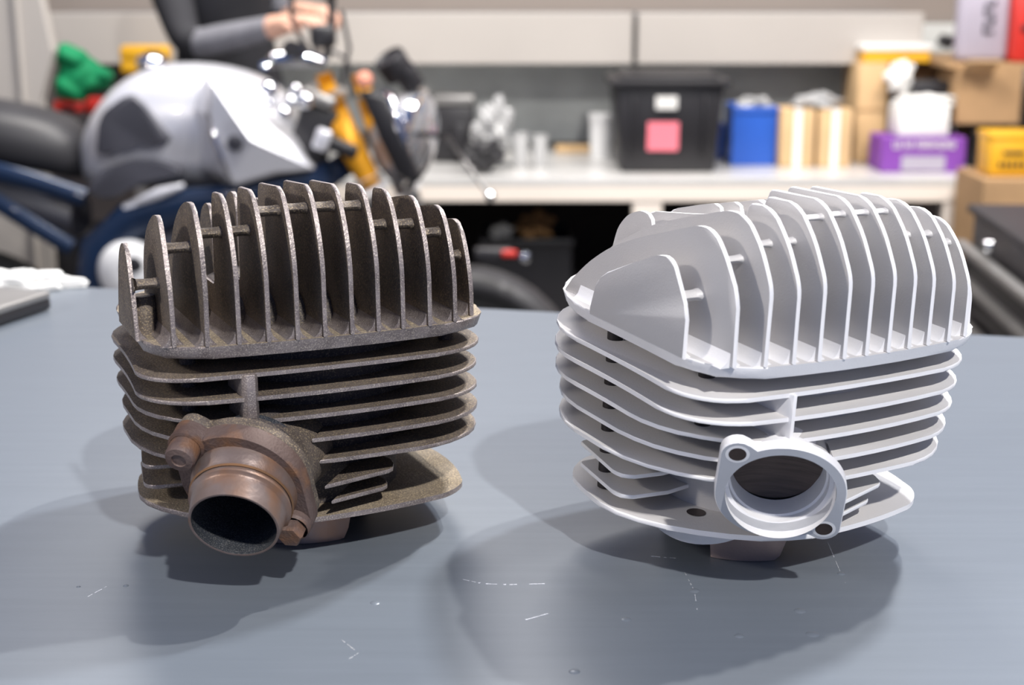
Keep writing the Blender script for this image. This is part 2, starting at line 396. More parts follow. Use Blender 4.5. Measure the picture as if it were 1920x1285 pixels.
    prism(bm, rprofv([(-.0357 - hw, -.0700), (-.0357 - hw * .5, -.0722), (-.0357 + hw * .5, -.0722), (-.0357 + hw, -.0700), (-.0357 + hw * 1.7, -.048), (-.0357 - hw * 1.2, -.048)], .0665), (0, 0, .0218), .0005, 2, 0, 1)
    bm_obj('rib', bm, [rim, rim], barrel, 40)
    # spigot and liner
    bm = bmesh.new()
    lathe(bm, (AX.x, AX.y, .0212), (0, 0, -1), [(.0425, 0), (.0425, .004), (.040, .006), (.036, .006), (.036, 0)], 40)
    bm_obj('spigot', bm, body, root, 40)
    bm = bmesh.new(); n = 20   # curved skirt lobe at the front left of the spigot
    va, vb, vc, vd = [], [], [], []
    for i in range(n + 1):
        t = i / n; a = R(-112 + 76 * t); low = .0212 - .0125 * math.sin(math.pi * t) ** .6
        for lst, rr_, zz in ((va, .0490, .0215), (vb, .0475, low), (vc, .041, low), (vd, .041, .0215)):
            lst.append(bm.verts.new((AX.x + rr_ * math.sin(a), AX.y - rr_ * math.cos(a), zz)))
    for i in range(n):
        for p_, q_ in ((va, vb), (vb, vc), (vc, vd)): bm.faces.new((p_[i], p_[i + 1], q_[i + 1], q_[i]))
    bm_obj('transfer_lobe', bm, rim if not dirty else body, root, 40)
    # liner skirt: ring with tongues that reach the table
    Ai = A.inverted(); ml = M['liner_d'] if dirty else M['liner']
    tongues = [(-66, 16), (110, 175), (-190, -130)] if dirty else [(-63, -7), (110, 175), (-190, -130)]
    bm = bmesh.new(); n = 96; ro, ri = .0345, .0315; rows = []
    for i in range(n):
        a = 2 * math.pi * i / n; deg = math.degrees(a); deg = deg - 360 if deg > 180 else deg
        zb = .0165
        for t0, t1 in tongues:
            for dg in (deg, deg - 360, deg + 360):
                if t0 <= dg <= t1:
                    e = min(dg - t0, (t1 - dg) * (1.0 if not dirty else 1.4)) / 9.0
                    right = (t1 - dg) < (dg - t0)
                    if e >= 1 or not right: zb = 'table'
                    else: zb = ('mix', 1 - math.sqrt(max(0, 1 - (1 - e) ** 2)))
        row = []
        for rr_ in (ro, ri):
            x = AX.x + rr_ * math.sin(a); y = AX.y - rr_ * math.cos(a)
            top = Vector((x, y, .022))
            if isinstance(zb, float): bot = Vector((x, y, zb))
            else:
                w0 = A @ Vector((x, y, 0)); w1 = A @ Vector((x, y, .01)); t = (0.0002 - w0.z) / (w1.z - w0.z)
                zt = t * .01
                if isinstance(zb, tuple): zt = zt + (.013 - zt) * zb[1]
                bot = Vector((x, y, zt))
            row.append((bm.verts.new(top), bm.verts.new(bot)))
        rows.append(row)
    for i in range(n):
        a, b = rows[i], rows[(i + 1) % n]
        bm.faces.new((a[0][0], b[0][0], b[0][1], a[0][1])); bm.faces.new((a[1][0], a[1][1], b[1][1], b[1][0]))
        bm.faces.new((a[0][1], b[0][1], b[1][1], a[1][1]))
    bm_obj('liner', bm, ml, root, 40)
    # --- exhaust port
    def port_outline(rc=.0246, lob=.0062, n=120):
        lobes = [(Vector((.0181, .0195)), 1), (Vector((-.0187, -.0176)), 1)]
        out = []
        def raypoly(d, poly):
            best = 0
            for i in range(len(poly)):
                a, b = poly[i], poly[(i + 1) % len(poly)]; e = b - a
                den = d.x * e.y - d.y * e.x
                if abs(den) < 1e-12: continue
                t = (a.x * e.y - a.y * e.x) / den; s = (a.x * d.y - a.y * d.x) / den
                if t > 0 and -1e-6 <= s <= 1 + 1e-6: best = max(best, t)
            return best
        quads = []
        for c, sd in lobes:
            dist = c.length; base = math.atan2(c.y, c.x); phi = math.acos((rc - lob) / dist)
            # tangent on one side only; the other side keeps a waist
            an = base - phi if sd > 0 else base + phi
            t1 = Vector((math.cos(an), math.sin(an))) * rc; t2 = c + Vector((math.cos(an), math.sin(an))) * lob
            quads.append([Vector((0, 0)), t1, t2, c])
        for i in range(n):
            th = 2 * math.pi * i / n; d = Vector((math.cos(th), math.sin(th))); r = rc
            for (c, sd), q in zip(lobes, quads):
                bq = d.dot(c); disc = bq * bq - c.length_squared + lob * lob
                if disc > 0: r = max(r, bq + math.sqrt(disc))
                r = max(r, raypoly(d, q))
            out.append(d * r)
        return out, [c for c, s in lobes]
    def ring_plate(bm, outl2, r_in, z0, z1, c=PC, bev=.0004, mat=0, rim_=1, r_bottom=None):
        n = len(outl2); P3 = lambda v, h: c + PA * v.x + PB * v.y + PN * h
        oo0 = [bm.verts.new(P3(v, z0)) for v in outl2]; oo1 = [bm.verts.new(P3(v * .985, z1)) for v in outl2]; oom = [bm.verts.new(P3(v, z1 - (z1 - z0) * .12)) for v in outl2]
        dirs = [v.normalized() for v in outl2]
        ii0 = [bm.verts.new(P3(d * r_in, z0)) for d in dirs]; ii1 = [bm.verts.new(P3(d * r_in, z1)) for d in dirs]
        for k in range(n):
            j = (k + 1) % n
            for quad, mi in (((oo0[k], oo0[j], oom[j], oom[k]), rim_), ((oom[k], oom[j], oo1[j], oo1[k]), rim_), ((oo1[k], oo1[j], ii1[j], ii1[k]), mat), ((ii1[k], ii1[j], ii0[j], ii0[k]), mat), ((ii0[k], ii0[j], oo0[j], oo0[k]), mat)):
                f = bm.faces.new(quad); f.material_index = mi
    out2, lobes = port_outline()
    bm = bmesh.new(); ring_plate(bm, out2, PORT_R, -.0042, 0)
    fl = bm_obj('port_flange', bm, [M['machined'], rim] if not dirty else [M['rust'], body], root, 35)
    bm = bmesh.new()   # duct running back to the bore, open inside
    rings = []
    for i, (h, r_, dz) in enumerate(((.003, .0240, 0), (.0070, .0236, -.0022), (.012, .0228, -.0056), (.024, .0220, -.0105), (.045, .0222, -.0185))):
        cc = PC - PN * h + Vector((0, 0, dz))
        rings.append([bm.verts.new(cc + PA * (r_ * math.cos(2 * math.pi * k / 56)) + PB * (r_ * math.sin(2 * math.pi * k / 56))) for k in range(56)])
    for a_, b_ in zip(rings, rings[1:]):
        for k in range(56): bm.faces.new((a_[k], a_[(k + 1) % 56], b_[(k + 1) % 56], b_[k]))
    bm_obj('exhaust_duct', bm, body, fl, 40)
    bm = bmesh.new()
    lathe(bm, PC, PN + Vector((0, 0, .22)), [(PORT_R - .0001, -.0003), (PORT_R - .0002, -.0080), (.0190, -.0086), (.0190, -.0122), (.0182, -.0128), (.0176, -.0215)], 72)
    bm_obj('port_throat', bm, M['clean_rim_lit'] if not dirty else M['soot'], fl, 30)
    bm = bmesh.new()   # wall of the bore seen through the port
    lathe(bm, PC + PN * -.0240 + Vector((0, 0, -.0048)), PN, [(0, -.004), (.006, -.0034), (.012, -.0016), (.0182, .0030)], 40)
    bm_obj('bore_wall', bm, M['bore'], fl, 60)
    if not dirty:
        for c in lobes:
            bm = bmesh.new(); cc = PC + PA * c.x + PB * c.y
            lathe(bm, cc, PN, [(.0033, .0001), (.0029, .00012), (.0026, .00008)], 24)
            lathe(bm, cc, PN, [(.0045, .00005), (.0033, .0001)], 24, 1)
            lathe(bm, cc, PN, [(.0027, .0001), (.0, .0001)], 24)
            bm_obj('bolt_hole', bm, [M['hole'], M['clean_rim_lit']], fl, 60)
    else:
        t0, t1 = .0004, .0078
        o3 = [v * 1.02 for v in out2]
        bm = bmesh.new(); ring_plate(bm, o3, .0200, t0, t1, mat=0, rim_=0)
        pf = bm_obj('pipe_flange', bm, [M['rust']], root, 35)
        # sleeve, groove and lip of the pipe; the axis leans a little sideways
        end = PC + PN * .0283 + Vector((.0034, 0, -.0018)); start = PC + PN * .004 + Vector((.001, 0, -.0005))
        dr = (end - start); Lg = dr.length
        bm = bmesh.new()
        prof = [(.0213, 0), (.0211, Lg * .22), (.0200, Lg * .36), (.0193, Lg * .44), (.0193, Lg * .50), (.0199, Lg * .53), (.0199, Lg * .57), (.0188, Lg * .60), (.0184, Lg * .63), (.0180, Lg * .80), (.0174, Lg * .995), (.0171, Lg), (.0164, Lg - .0002)]
        lathe(bm, start, dr, prof, 72)
        lathe(bm, start, dr, [(.0164, Lg - .0002), (.0166, Lg * .5), (.0175, Lg * .2), (.0175, -.002), (.0165, -.020), (.0001, -.022)], 72, 1)
        pp = bm_obj('exhaust_pipe', bm, [M['pipe'], M['pipe_in']], root, 40); tag(pp, 'bare steel exhaust pipe stub with orange heat stains and a black sooty bore')
        bm = bmesh.new(); ringp = [(.0198, Lg * .42), (.0204, Lg * .445), (.0198, Lg * .47)]
        lathe(bm, start, dr, ringp, 72); bm_obj('clamp_ring', bm, M['rust_orange'], pp, 40)
        # upper bolt head and lower nut with lug
        c = lobes[0]; b0 = PC + PA * c.x + PB * c.y
        bm = bmesh.new(); lathe(bm, b0, PN, [(.0072, .007), (.0072, .0088), (.0062, .0092)], 28)
        lathe(bm, b0, PN, [(.0060, .0090), (.0060, .0150), (.0054, .0162), (.0030, .0166), (.0028, .0160), (.0, .0160)], 24)
        bm_obj('flange_bolt', bm, M['rust'], pf, 30)
        c = lobes[1]; b0 = PC + PA * c.x + PB * c.y
        bm = bmesh.new(); lathe(bm, b0, PN, [(.0064, .006), (.0066, .0105), (.0060, .0118)], 20)
        lathe(bm, b0, PN, [(.0052, .0110), (.0052, .0158), (.0046, .0170), (.0, .0170)], 6)
        bm_obj('flange_nut', bm, M['rust'], pf, 25)
    return root
def rprofv(pts, z): return [(p[0], p[1], z) for p in pts]
def empty_part(n, root): 
    o = empty(n); o.parent = root; return o

def place(root, o, Mx):
    A = Matrix(((Mx[0][0], Mx[0][1], Mx[0][2], o[0]), (Mx[1][0], Mx[1][1], Mx[1][2], o[1]), (Mx[2][0], Mx[2][1], Mx[2][2], o[2]), (0, 0, 0, 1)))
    root.matrix_world = A
    return A

# ---------------------------------------------------------------- setting
FLOOR = -1.0; WALL_Y = 5.15
def slab(name, c, s, mat, kind='structure', parent=None, bev=0):
    bm = bmesh.new(); box(bm, c, s, bev=bev); o = bm_obj(name, bm, mat, parent)
    if kind and not parent: o['kind'] = kind
    return o
slab('floor', (0, 2.0, FLOOR - .05), (9, 8.2, .1), M['floor'])
slab('wall_back', (0, WALL_Y + .05, .2), (9, .1, 2.4), M['wall'])
slab('wall_left', (-3.2, 2.6, .2), (.1, 5.2, 2.4), M['wall'])
slab('wall_right', (3.4, 2.6, .2), (.1, 5.2, 2.4), M['wall'])

# foreground work table
P0 = atz(100, 535, 0); P1 = atz(1920, 632, 0); dd = (P1 - P0).normalized()
A0 = P0 - dd * .9; A1 = P1 + dd * .5
table = empty('work_table', (0, .4, FLOOR), 'blue-grey steel topped work table carrying both engine cylinders', 'table')
bm = bmesh.new()
corner = [A0, A1, Vector((A1.x, -.55, 0)), Vector((A0.x, -.55, 0))]
prism(bm, [(p.x, p.y, 0) for p in corner], (0, 0, -.035), .0015, 2)
top = bm_obj('table_top', bm, M['table']); top.parent = table; top.location = (0, -.4, -FLOOR)
for x, y in ((A0.x + .1, -.45), (A1.x - .1, -.45), (A0.x + .15, A0.y - .12), (A1.x - .1, A1.y - .12)):
    bm = bmesh.new(); box(bm, (x, y - .4, (-.035 - FLOOR) / 2), (.06, .06, -FLOOR - .035), bev=.004)
    bm_obj('leg', bm, M['table_edge'], table)
# raised blisters and scratches in the paint
for px, py, r in ((703, 1131, 2.0), (1302, 1108, 2.2), (1174, 1162, 2.0), (1500, 1146, 2.4), (1386, 1193, 1.9), (1523, 1190, 2.6), (1077, 1260, 2.1), (1577, 1076, 1.8), (236, 1099, 1.2), (147, 1101, .9)):
    p = atz(px, py, 0); bm = bmesh.new(); lathe(bm, (p.x, p.y - .4, -FLOOR), (0, 0, 1), [(r * MM, 0), (r * .8 * MM, .00025), (r * .4 * MM, .0004), (.0, .00045)], 12)
    bm_obj('paint_blister', bm, M['table'], table, 60)
def scratch(pts, wd=.0004):
    bm = bmesh.new(); q = [atz(x, y, 0) - Vector((0, .4, FLOOR)) for x, y in pts]
    for a, b in zip(q, q[1:]):
        n = Vector((-(b - a).y, (b - a).x, 0)).normalized() * wd; k = 9
        for i in range(k):
            if random.random() < .25: continue
            s = a.lerp(b, i / k); e = a.lerp(b, (i + .9) / k); j = n * random.uniform(.5, 1.5)
            prism(bm, [s - j * .5, e - j, e + j, s + j * .5], (0, 0, .00008))
    bm_obj('scratch', bm, M['scratch'], table)
scratch([(868, 1087), (905, 1095), (955, 1097), (1022, 1095)], .0005)
scratch([(1215, 1043), (1268, 1047)], .00035)
scratch([(985, 1163), (1028, 1151)], .0004)
scratch([(1283, 1072), (1300, 1105)], .00022); scratch([(1303, 1115), (1307, 1144)], .0002)
scratch([(1551, 1015), (1575, 1072), (1590, 1105)], .00016)
scratch([(640, 1200), (672, 1225), (655, 1236)], .00025); scratch([(160, 1122), (200, 1100)], .0002)

# the two cylinders
rl = empty('engine_cylinder', label='rusty uncleaned finned engine cylinder with brown grime and an exhaust pipe stub', cat='engine part')
AL = place(rl, (-.09562, .62977, -.00423), ((.91882, -.39443, -.01375), (.39466, .91851, .02399), (.00316, -.02747, .99962)))
engine_cylinder(rl, AL, True)
rr_ = empty('engine_cylinder', label='clean silver blasted finned engine cylinder with an open round exhaust port', cat='engine part')
AR = place(rr_, (.09608, .61, .00207), ((.86722, -.49586, .04522), (.49778, .86557, -.05485), (-.01195, .07008, .99747)))
engine_cylinder(rr_, AR, False)

# closed laptop and crumpled paper at the left edge of the table
a = atz(101, 580, .0); b = atz(0, 614, .0); e1 = (b - a).normalized(); e2 = Vector((-e1.y, e1.x, 0)); 
if e2.y < 0: e2 = -e2
a0 = a; c1 = a0 + e1 * .30; back = a0 + e2 * .085
lap = empty('laptop', (a0.x, a0.y, 0), 'closed dark laptop with grey lid, only one corner in view', 'laptop')
for nm, z0, z1, mt in (('base', .0012, .0085, M['black']), ('lid', .0088, .0135, M['grey_metal'])):
    bm = bmesh.new(); q = [Vector((0, 0)), e1.xy * .30, e1.xy * .30 + e2.xy * .16, e2.xy * .095]
    pp = rprof([(v.x, v.y, .006) for v in q], .006)
    prism(bm, [(p.x, p.y, z0) for p in pp], (0, 0, z1 - z0), .0010, 2); bm_obj(nm, bm, mt, lap, 40)
pp0 = atz(60, 536, 0)
bm = bmesh.new(); bmesh.ops.create_icosphere(bm, subdivisions=4, radius=1)
for v in bm.verts:
    f = 1 + .28 * math.sin(v.co.x * 7 + 1) * math.cos(v.co.y * 9) + random.uniform(-.05, .05)
    v.co = Vector((v.co.x * .045 * f, v.co.y * .022 * f, max(-.2, v.co.z * f) * .010 + .0022))
pr = bm_obj('crumpled_tissue', bm, M['paper'], None, 30); pr.location = (pp0.x - .01, pp0.y - .005, 0.0)
tag(pr, 'crumpled white tissue behind the laptop at the table edge', 'tissue')

# ---------------------------------------------------------------- background: wall cupboards, bench, shelves
def front_box(name, x0, y0, x1, y1, Y, depth, mat, parent=None, bev=.006, taper=None, seg=2):
    """box whose front face covers the pixel rectangle at distance Y; returns object with origin at base centre when top-level"""
    a = at(x0, y1, Y); b = at(x1, y0, Y); cx = (a.x + b.x) / 2; h = b.z - a.z; wd = b.x - a.x
    bm = bmesh.new(); box(bm, (0, depth / 2, h / 2), (wd, depth, h), bev=bev, seg=seg, taper=taper)
    o = bm_obj(name, bm, mat, parent, 40)
    loc = Vector((cx, Y, a.z)); o.location = loc - (parent.location if parent else Vector()); return o
def sit(o, z):
    o.location.z = z; return o

# cupboards on the wall
cup = []
a = at(80, 118, 4.72); b = at(1190, 118, 4.72); c_ = at(1728, 118, 4.72); zt = at(960, 26, 4.72).z; zb = at(960, 119, 4.72).z
for x0, x1, lab in ((a.x, b.x - .006, 'long cream wall cupboard above the bench, left of the seam'), (b.x + .006, c_.x, 'shorter cream wall cupboard above the bench, right of the seam')):
    e = empty('wall_cupboard', ((x0 + x1) / 2, 4.72, zb), lab, 'cupboard', 'cream cupboards on the back wall')
    bm = bmesh.new(); box(bm, (0, .22, (zt - zb) / 2), (x1 - x0, .40, zt - zb), bev=.003); bm_obj('body', bm, M['seam'], e)
    bm = bmesh.new(); box(bm, (0, .008, (zt - zb) / 2), (x1 - x0 - .004, .02, zt - zb + .006), bev=.004); bm_obj('door', bm, M['cream'], e)
a = at(700, 300, 5.12); b = at(1760, 118, 5.12)
bm = bmesh.new(); box(bm, (0, 0, (zb + at(1400, 334, 4.26).z) / 2 + .06), (b.x - a.x + 1.0, .02, zb - at(1400, 334, 4.26).z + .10), bev=.002)
o = bm_obj('splashback', bm, M['splash']); o.location = ((a.x + b.x) / 2 - .3, 5.12, 0); tag(o, 'grey galvanised metal splashback behind the bench', 'wall panel')

# bench
BZ = at(1400, 334, 4.26).z; BY0 = 4.26
xl, xr = at(330, 334, BY0).x, at(1870, 334, BY0).x
bench = empty('workbench', ((xl + xr) / 2, 4.65, FLOOR), 'long steel topped workbench with cream front rail along the back wall', 'workbench')
def bpart(name, c, s, mat, bev=.003):
    bm = bmesh.new(); box(bm, (c[0] - bench.location.x, c[1] - bench.location.y, c[2] - FLOOR), s, bev=bev); return bm_obj(name, bm, mat, bench)
bpart('worktop', ((xl + xr) / 2, (BY0 + 5.10) / 2, BZ - .012), (xr - xl, 5.10 - BY0, .024), M['benchtop'])
fz = at(1400, 376, BY0 + .03).z
bpart('front_rail', ((xl + xr) / 2, BY0 + .016, (BZ - .024 + fz) / 2), (xr - xl - .02, .03, BZ - .024 - fz), M['rail'])
for px in (470, 1212, 1790):
    x = at(px, 360, BY0 + .05).x; bpart('post', (x, BY0 + .030, (fz + FLOOR) / 2 + .02), (.085, .05, fz - FLOOR + .04), M['rail'])
SHZ = FLOOR + .12
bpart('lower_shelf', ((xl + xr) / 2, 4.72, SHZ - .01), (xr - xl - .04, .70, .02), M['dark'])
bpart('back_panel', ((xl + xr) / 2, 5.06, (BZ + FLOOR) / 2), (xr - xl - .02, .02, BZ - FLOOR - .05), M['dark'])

def on_bench(name, x0, x1, ytop, ybase, Y, depth, mat, label, cat, group=None, taper=None, bev=.005, z=None):
    a = at(x0, ybase, Y); b = at(x1, ytop, Y); h = b.z - BZ if z is None else b.z - z
    bm = bmesh.new(); box(bm, (0, depth / 2, h / 2), (b.x - a.x, depth, h), bev=bev, taper=taper)
    o = bm_obj(name, bm, mat, None, 40); o.location = ((a.x + b.x) / 2, Y, BZ if z is None else z)
    return tag(o, label, cat, group)
# black tote with lid, label and pink note
Yt = 4.36
a = at(1152, 316, Yt); b = at(1360, 160, Yt); H_ = b.z - BZ; W_ = b.x - a.x; D_ = .30
tote = empty('storage_tote', ((a.x + b.x) / 2, Yt + D_ / 2, BZ), 'black plastic storage tote with a bright pink note on its front', 'storage box')
bm = bmesh.new(); box(bm, (0, 0, H_ / 2), (W_, D_, H_), bev=.012, taper=(.88, .88)); 
for sx in (-.33, .33): box(bm, (sx * W_, -D_ / 2 + .004, H_ * .55), (.012, .014, H_ * .7), rot=Matrix.Rotation(.06, 3, 'X'), bev=.002)
bm_obj('bin_body', bm, M['black'], tote, 40)
bm = bmesh.new(); box(bm, (0, 0, H_ + .006), (W_ + .035, D_ + .035, .022), bev=.007); box(bm, (0, 0, H_ + .022), (W_ - .03, D_ - .03, .014), bev=.005); bm_obj('lid', bm, M['black'], tote, 40)
def sheet(name, px, py, w_, h_, Y, mat, parent, lean=.10, extra=None):
    p = at(px, py, Y); bm = bmesh.new(); box(bm, (0, 0, 0), (w_, .0015, h_), rot=Matrix.Rotation(lean, 3, 'X'), bev=.0005, seg=1)
    o = bm_obj(name, bm, mat, parent); o.location = p - (parent.location if parent else Vector()); return o
k = Yt / FPX
tag(sheet('note', 1243, 256, 58 * k, 54 * k, Yt + .002, M['pink'], tote), 'bright pink square note')
tag(sheet('name_label', 1250, 193, 40 * k, 24 * k, Yt - .008, M['paper'], tote), 'small off-white label')
# blue bins
for (x0, x1, yt, yb, Y, lab) in ((1372, 1457, 200, 287, 4.55, 'blue open plastic bin with clear bags sticking out, right of the black tote'), (1347, 1366, 238, 280, 4.75, 'small blue bin mostly hidden behind the black tote')):
    a = at(x0, yb, Y); b = at(x1, yt, Y); hh = b.z - BZ; ww = b.x - a.x
    e = empty('parts_bin', ((a.x + b.x) / 2, Y, BZ), lab, 'plastic bin')
    bm = bmesh.new(); t = .004
    for c, s_ in (((0, 0, hh / 2), (ww, t, hh)), ((0, .16, hh / 2), (ww, t, hh)), ((-ww / 2, .08, hh / 2), (t, .164, hh)), ((ww / 2, .08, hh / 2), (t, .164, hh)), ((0, .08, .002), (ww, .16, t))): box(bm, c, s_, bev=.001, seg=1)
    bm_obj('bin_shell', bm, M['blue'], e)
    bm = bmesh.new(); box(bm, (0, -.002, hh - .01), (ww + .01, .012, .018), bev=.004); bm_obj('rim', bm, M['blue'], e, 40)
def crumple(name, px, py, rx, ry, Y, depth, mat, label, cat, z=None, seed=1, parent=None, floor_z=None):
    rnd = random.Random(seed); c = at(px, py, Y); sx = rx * Y / FPX; sz = ry * Y / FPX
    bm = bmesh.new(); bmesh.ops.create_icosphere(bm, subdivisions=4, radius=1)
    ph = [rnd.uniform(0, 6) for _ in range(6)]
    for v in bm.verts:
        p = v.co.copy(); f = 1 + .20 * math.sin(5 * p.x + ph[0]) * math.cos(6 * p.z + ph[1]) + .14 * math.sin(11 * p.y + ph[2]) * math.sin(9 * p.x + ph[3]) + .07 * math.sin(19 * p.z + ph[4] + 13 * p.x)
        v.co = Vector((p.x * sx * f, p.y * depth / 2 * f, p.z * sz * f))
        if floor_z is not None: v.co.z = max(v.co.z, floor_z - c.z)
    o = bm_obj(name, bm, mat, parent, 35); o.location = c if not parent else c - parent.location
    if not parent: tag(o, label, cat)
    return o
crumple('plastic_bag', 1415, 197, 32, 16, 4.63, .10, M['clear'], 'clear plastic bag poking out of the blue bin', 'plastic bag', seed=3)
# small cartons
for x0, x1, lab in ((1462, 1530, 'small cardboard box with loose plastic on top, next to the blue bin'), (1533, 1600, 'small cardboard box with loose plastic on top, next to the tall carton')):
    o = on_bench('cardboard_box', x0, x1, 205, 290, 4.50, .14, M['card'], lab, 'cardboard box', 'small cardboard boxes')
    bm = bmesh.new(); box(bm, (0, -.001, (at(0, 202, 4.5).z - BZ) * .5), (.022, .002, at(0, 202, 4.5).z - BZ - .004)); bm_obj('tape', bm, M['paper'], o)
crumple('plastic_bag', 1530, 192, 42, 17, 4.57, .12, M['clear'], 'crumpled clear plastic lying on the two small cardboard boxes', 'plastic bag', seed=5, floor_z=at(0, 205, 4.50).z + .001)
# tall cartons
o = on_bench('cardboard_box', 1602, 1668, 118, 292, 4.62, .22, M['card'], 'tall cardboard carton standing at the left of the carton pile', 'cardboard box')
bm = bmesh.new(); box(bm, (0, -.002, .165), (.10, .003, .004)); bm_obj('flap_seam', bm, M['card2'], o)
o = on_bench('cardboard_box', 1672, 1790, 120, 292, 4.78, .22, M['card2'], 'cardboard carton at the back, behind the white box', 'cardboard box')
bm = bmesh.new(); box(bm, (0, -.002, .20), (.02, .003, .14)); bm_obj('tape', bm, M['card'], o)
zc = at(0, 118, 4.62).z
e = empty('flat_carton', (at(1685, 100, 4.62).x, 4.72, zc + .001), 'flat white and yellow carton on top of the tall cartons', 'cardboard box')
bm = bmesh.new(); box(bm, (0, 0, .018), (.205, .17, .036), bev=.003); bm_obj('box_body', bm, M['yellow'], e)
bm = bmesh.new(); box(bm, (0, 0, .044), (.22, .18, .018), bev=.003); bm_obj('box_lid', bm, M['paper'], e)
e = empty('purple_carton', (at(1731, 300, 4.38).x, 4.38, BZ), 'purple printed carton with white lettering at the bench front', 'cardboard box')
pw = 158 * 4.38 / FPX; phh = at(0, 258, 4.38).z - BZ
bm = bmesh.new(); box(bm, (0, .08, phh / 2), (pw, .16, phh), bev=.004); bm_obj('box_body', bm, M['purple'], e)
bm = bmesh.new(); box(bm, (.0, -.002, phh * .27), (pw * .52, .003, phh * .42), bev=.001); bm_obj('white_panel', bm, M['lilac'], e)
bm = bmesh.new(); rnd = random.Random(2); x = -pw * .36
while x < pw * .36:   # blurred row of white capitals along the top of the print
    wl = rnd.uniform(.006, .012); t = rnd.choice('HIENOA'); hh = phh * .22; z0 = phh * .80
    box(bm, (x, -.002, z0), (.003, .002, hh))
    if t != 'I': box(bm, (x + wl, -.002, z0), (.003, .002, hh)); box(bm, (x + wl / 2, -.002, z0 + rnd.choice((-1, 0, 1)) * hh * .42), (wl, .002, .003))
    x += wl + .008
bm_obj('lettering', bm, M['paper'], e)
zpc = BZ + phh
o = on_bench('white_carton', 1683, 1783, 200, 262, 4.40, .13, M['paper'], 'plain white box on top of the purple carton', 'cardboard box', z=zpc + .001)
zwc = zpc + .001 + (at(0, 200, 4.40).z - zpc - .001)
crumple('plastic_bag', 1735, 190, 52, 12, 4.46, .10, M['paper'], 'white crumpled bag on top of the plain white box', 'plastic bag', seed=8, floor_z=zwc)
o = on_bench('black_case', 1712, 1782, 152, 190, 4.52, .12, M['black'], 'small black plastic case above the white box', 'plastic case', z=at(0, 186, 4.52).z)
crumple('paper_cone', 1688, 146, 24, 30, 4.57, .05, M['paper'], 'white folded paper in front of the tall carton', 'paper', seed=10)
# bench left part: gadget, bags, tubs
e = empty('power_tool', (at(850, 280, 4.62).x, 4.62, BZ), 'dark boxy power tool with a grey top behind the headlamp', 'tool')
hh = at(0, 178, 4.62).z - BZ
bm = bmesh.new(); box(bm, (0, .07, hh * .42), (.13, .14, hh * .84), bev=.012); box(bm, (.02, -.01, hh * .35), (.05, .04, hh * .5), bev=.01); bm_obj('housing', bm, M['black'], e, 40)
bm = bmesh.new(); box(bm, (0, .07, hh * .92), (.135, .14, hh * .14), bev=.008); bm_obj('top_cover', bm, M['grey_metal'], e, 40)
crumple('plastic_bag', 925, 240, 34, 52, 4.50, .12, M['clear'], 'tall crumpled clear bag of parts beside the power tool', 'plastic bag', seed=12, floor_z=BZ)
crumple('plastic_bag', 905, 290, 40, 30, 4.36, .08, M['black'], 'dark bag of parts at the foot of the tall clear bag', 'plastic bag', seed=13, floor_z=BZ)
for px, r_, yt, lab in ((975, 17, 250, 'pale plastic cup, left of the pair beside the clear bag'), (1012, 15, 254, 'pale plastic cup, right of the pair beside the clear bag')):
    bm = bmesh.new(); h = at(0, yt, 4.5).z - BZ; rr = r_ * 4.5 / FPX
    lathe(bm, (0, 0, 0), (0, 0, 1), [(0, 0), (rr * .8, 0), (rr, h), (rr * 1.06, h), (rr * .95, h - .002), (rr * .75, .004), (0, .004)], 24)
    o = bm_obj('plastic_cup', bm, M['clear'], None, 40); o.location = (at(px, 290, 4.5).x, 4.5, BZ); tag(o, lab, 'cup', 'pale cups on the bench')
e = empty('plastic_tub', (at(1127, 255, 4.75).x, 4.75, BZ), 'pale white tub left of the black tote', 'tub')
hh = at(0, 212, 4.75).z - BZ
bm = bmesh.new(); lathe(bm, (0, 0, 0), (0, 0, 1), [(0, 0), (.034, 0), (.037, hh * .85), (0, hh * .85)], 24); bm_obj('tub_body', bm, M['white'], e, 40)
bm = bmesh.new(); lathe(bm, (0, 0, hh * .84), (0, 0, 1), [(0, 0), (.040, 0), (.040, hh * .14), (0, hh * .16)], 24); bm_obj('lid', bm, M['white'], e, 40)
bm = bmesh.new(); box(bm, (0, 0, .012), (.12, .05, .024), bev=.006); o = bm_obj('low_box', bm, M['card'], None); o.location = (at(1075, 270, 4.9).x, 4.9, BZ); tag(o, 'low tan box at the back of the bench near the white tub', 'box')
# right end of the bench
e = empty('open_carton', (at(1850, 230, 4.45).x, 4.45, at(0, 232, 4.45).z), 'brown open cardboard box on the right end of the bench pile', 'cardboard box')
bw = 118 * 4.45 / FPX; bh = at(0, 122, 4.45).z - at(0, 232, 4.45).z
bm = bmesh.new()
for c, s_ in (((0, 0, bh / 2), (bw, .006, bh)), ((0, .2, bh / 2), (bw, .006, bh)), ((-bw / 2, .1, bh / 2), (.006, .2, bh)), ((bw / 2, .1, bh / 2), (.006, .2, bh)), ((0, .1, .003), (bw, .2, .006))): box(bm, c, s_, bev=.001, seg=1)
bm_obj('box_body', bm, M['card2'], e)
bm = bmesh.new(); box(bm, (-bw * .22, -.03, bh * .98), (bw * .5, .08, .005), rot=Matrix.Rotation(-.5, 3, 'X')); box(bm, (bw * .1, .1, bh * .75), (bw * .7, .16, .02)); bm_obj('flap', bm, M['card'], e)
ez = e.location.z
bm = bmesh.new(); hb = ez - BZ; box(bm, (.035, .14, hb / 2), (bw * .62, .18, hb - .001), bev=.006); box(bm, (.03, .045, hb * .5), (.08, .02, .02), bev=.004)
o = bm_obj('tool_case', bm, M['black'], None, 40); o.location = (e.location.x, 4.45, BZ); tag(o, 'black tool case under the brown open box', 'case')
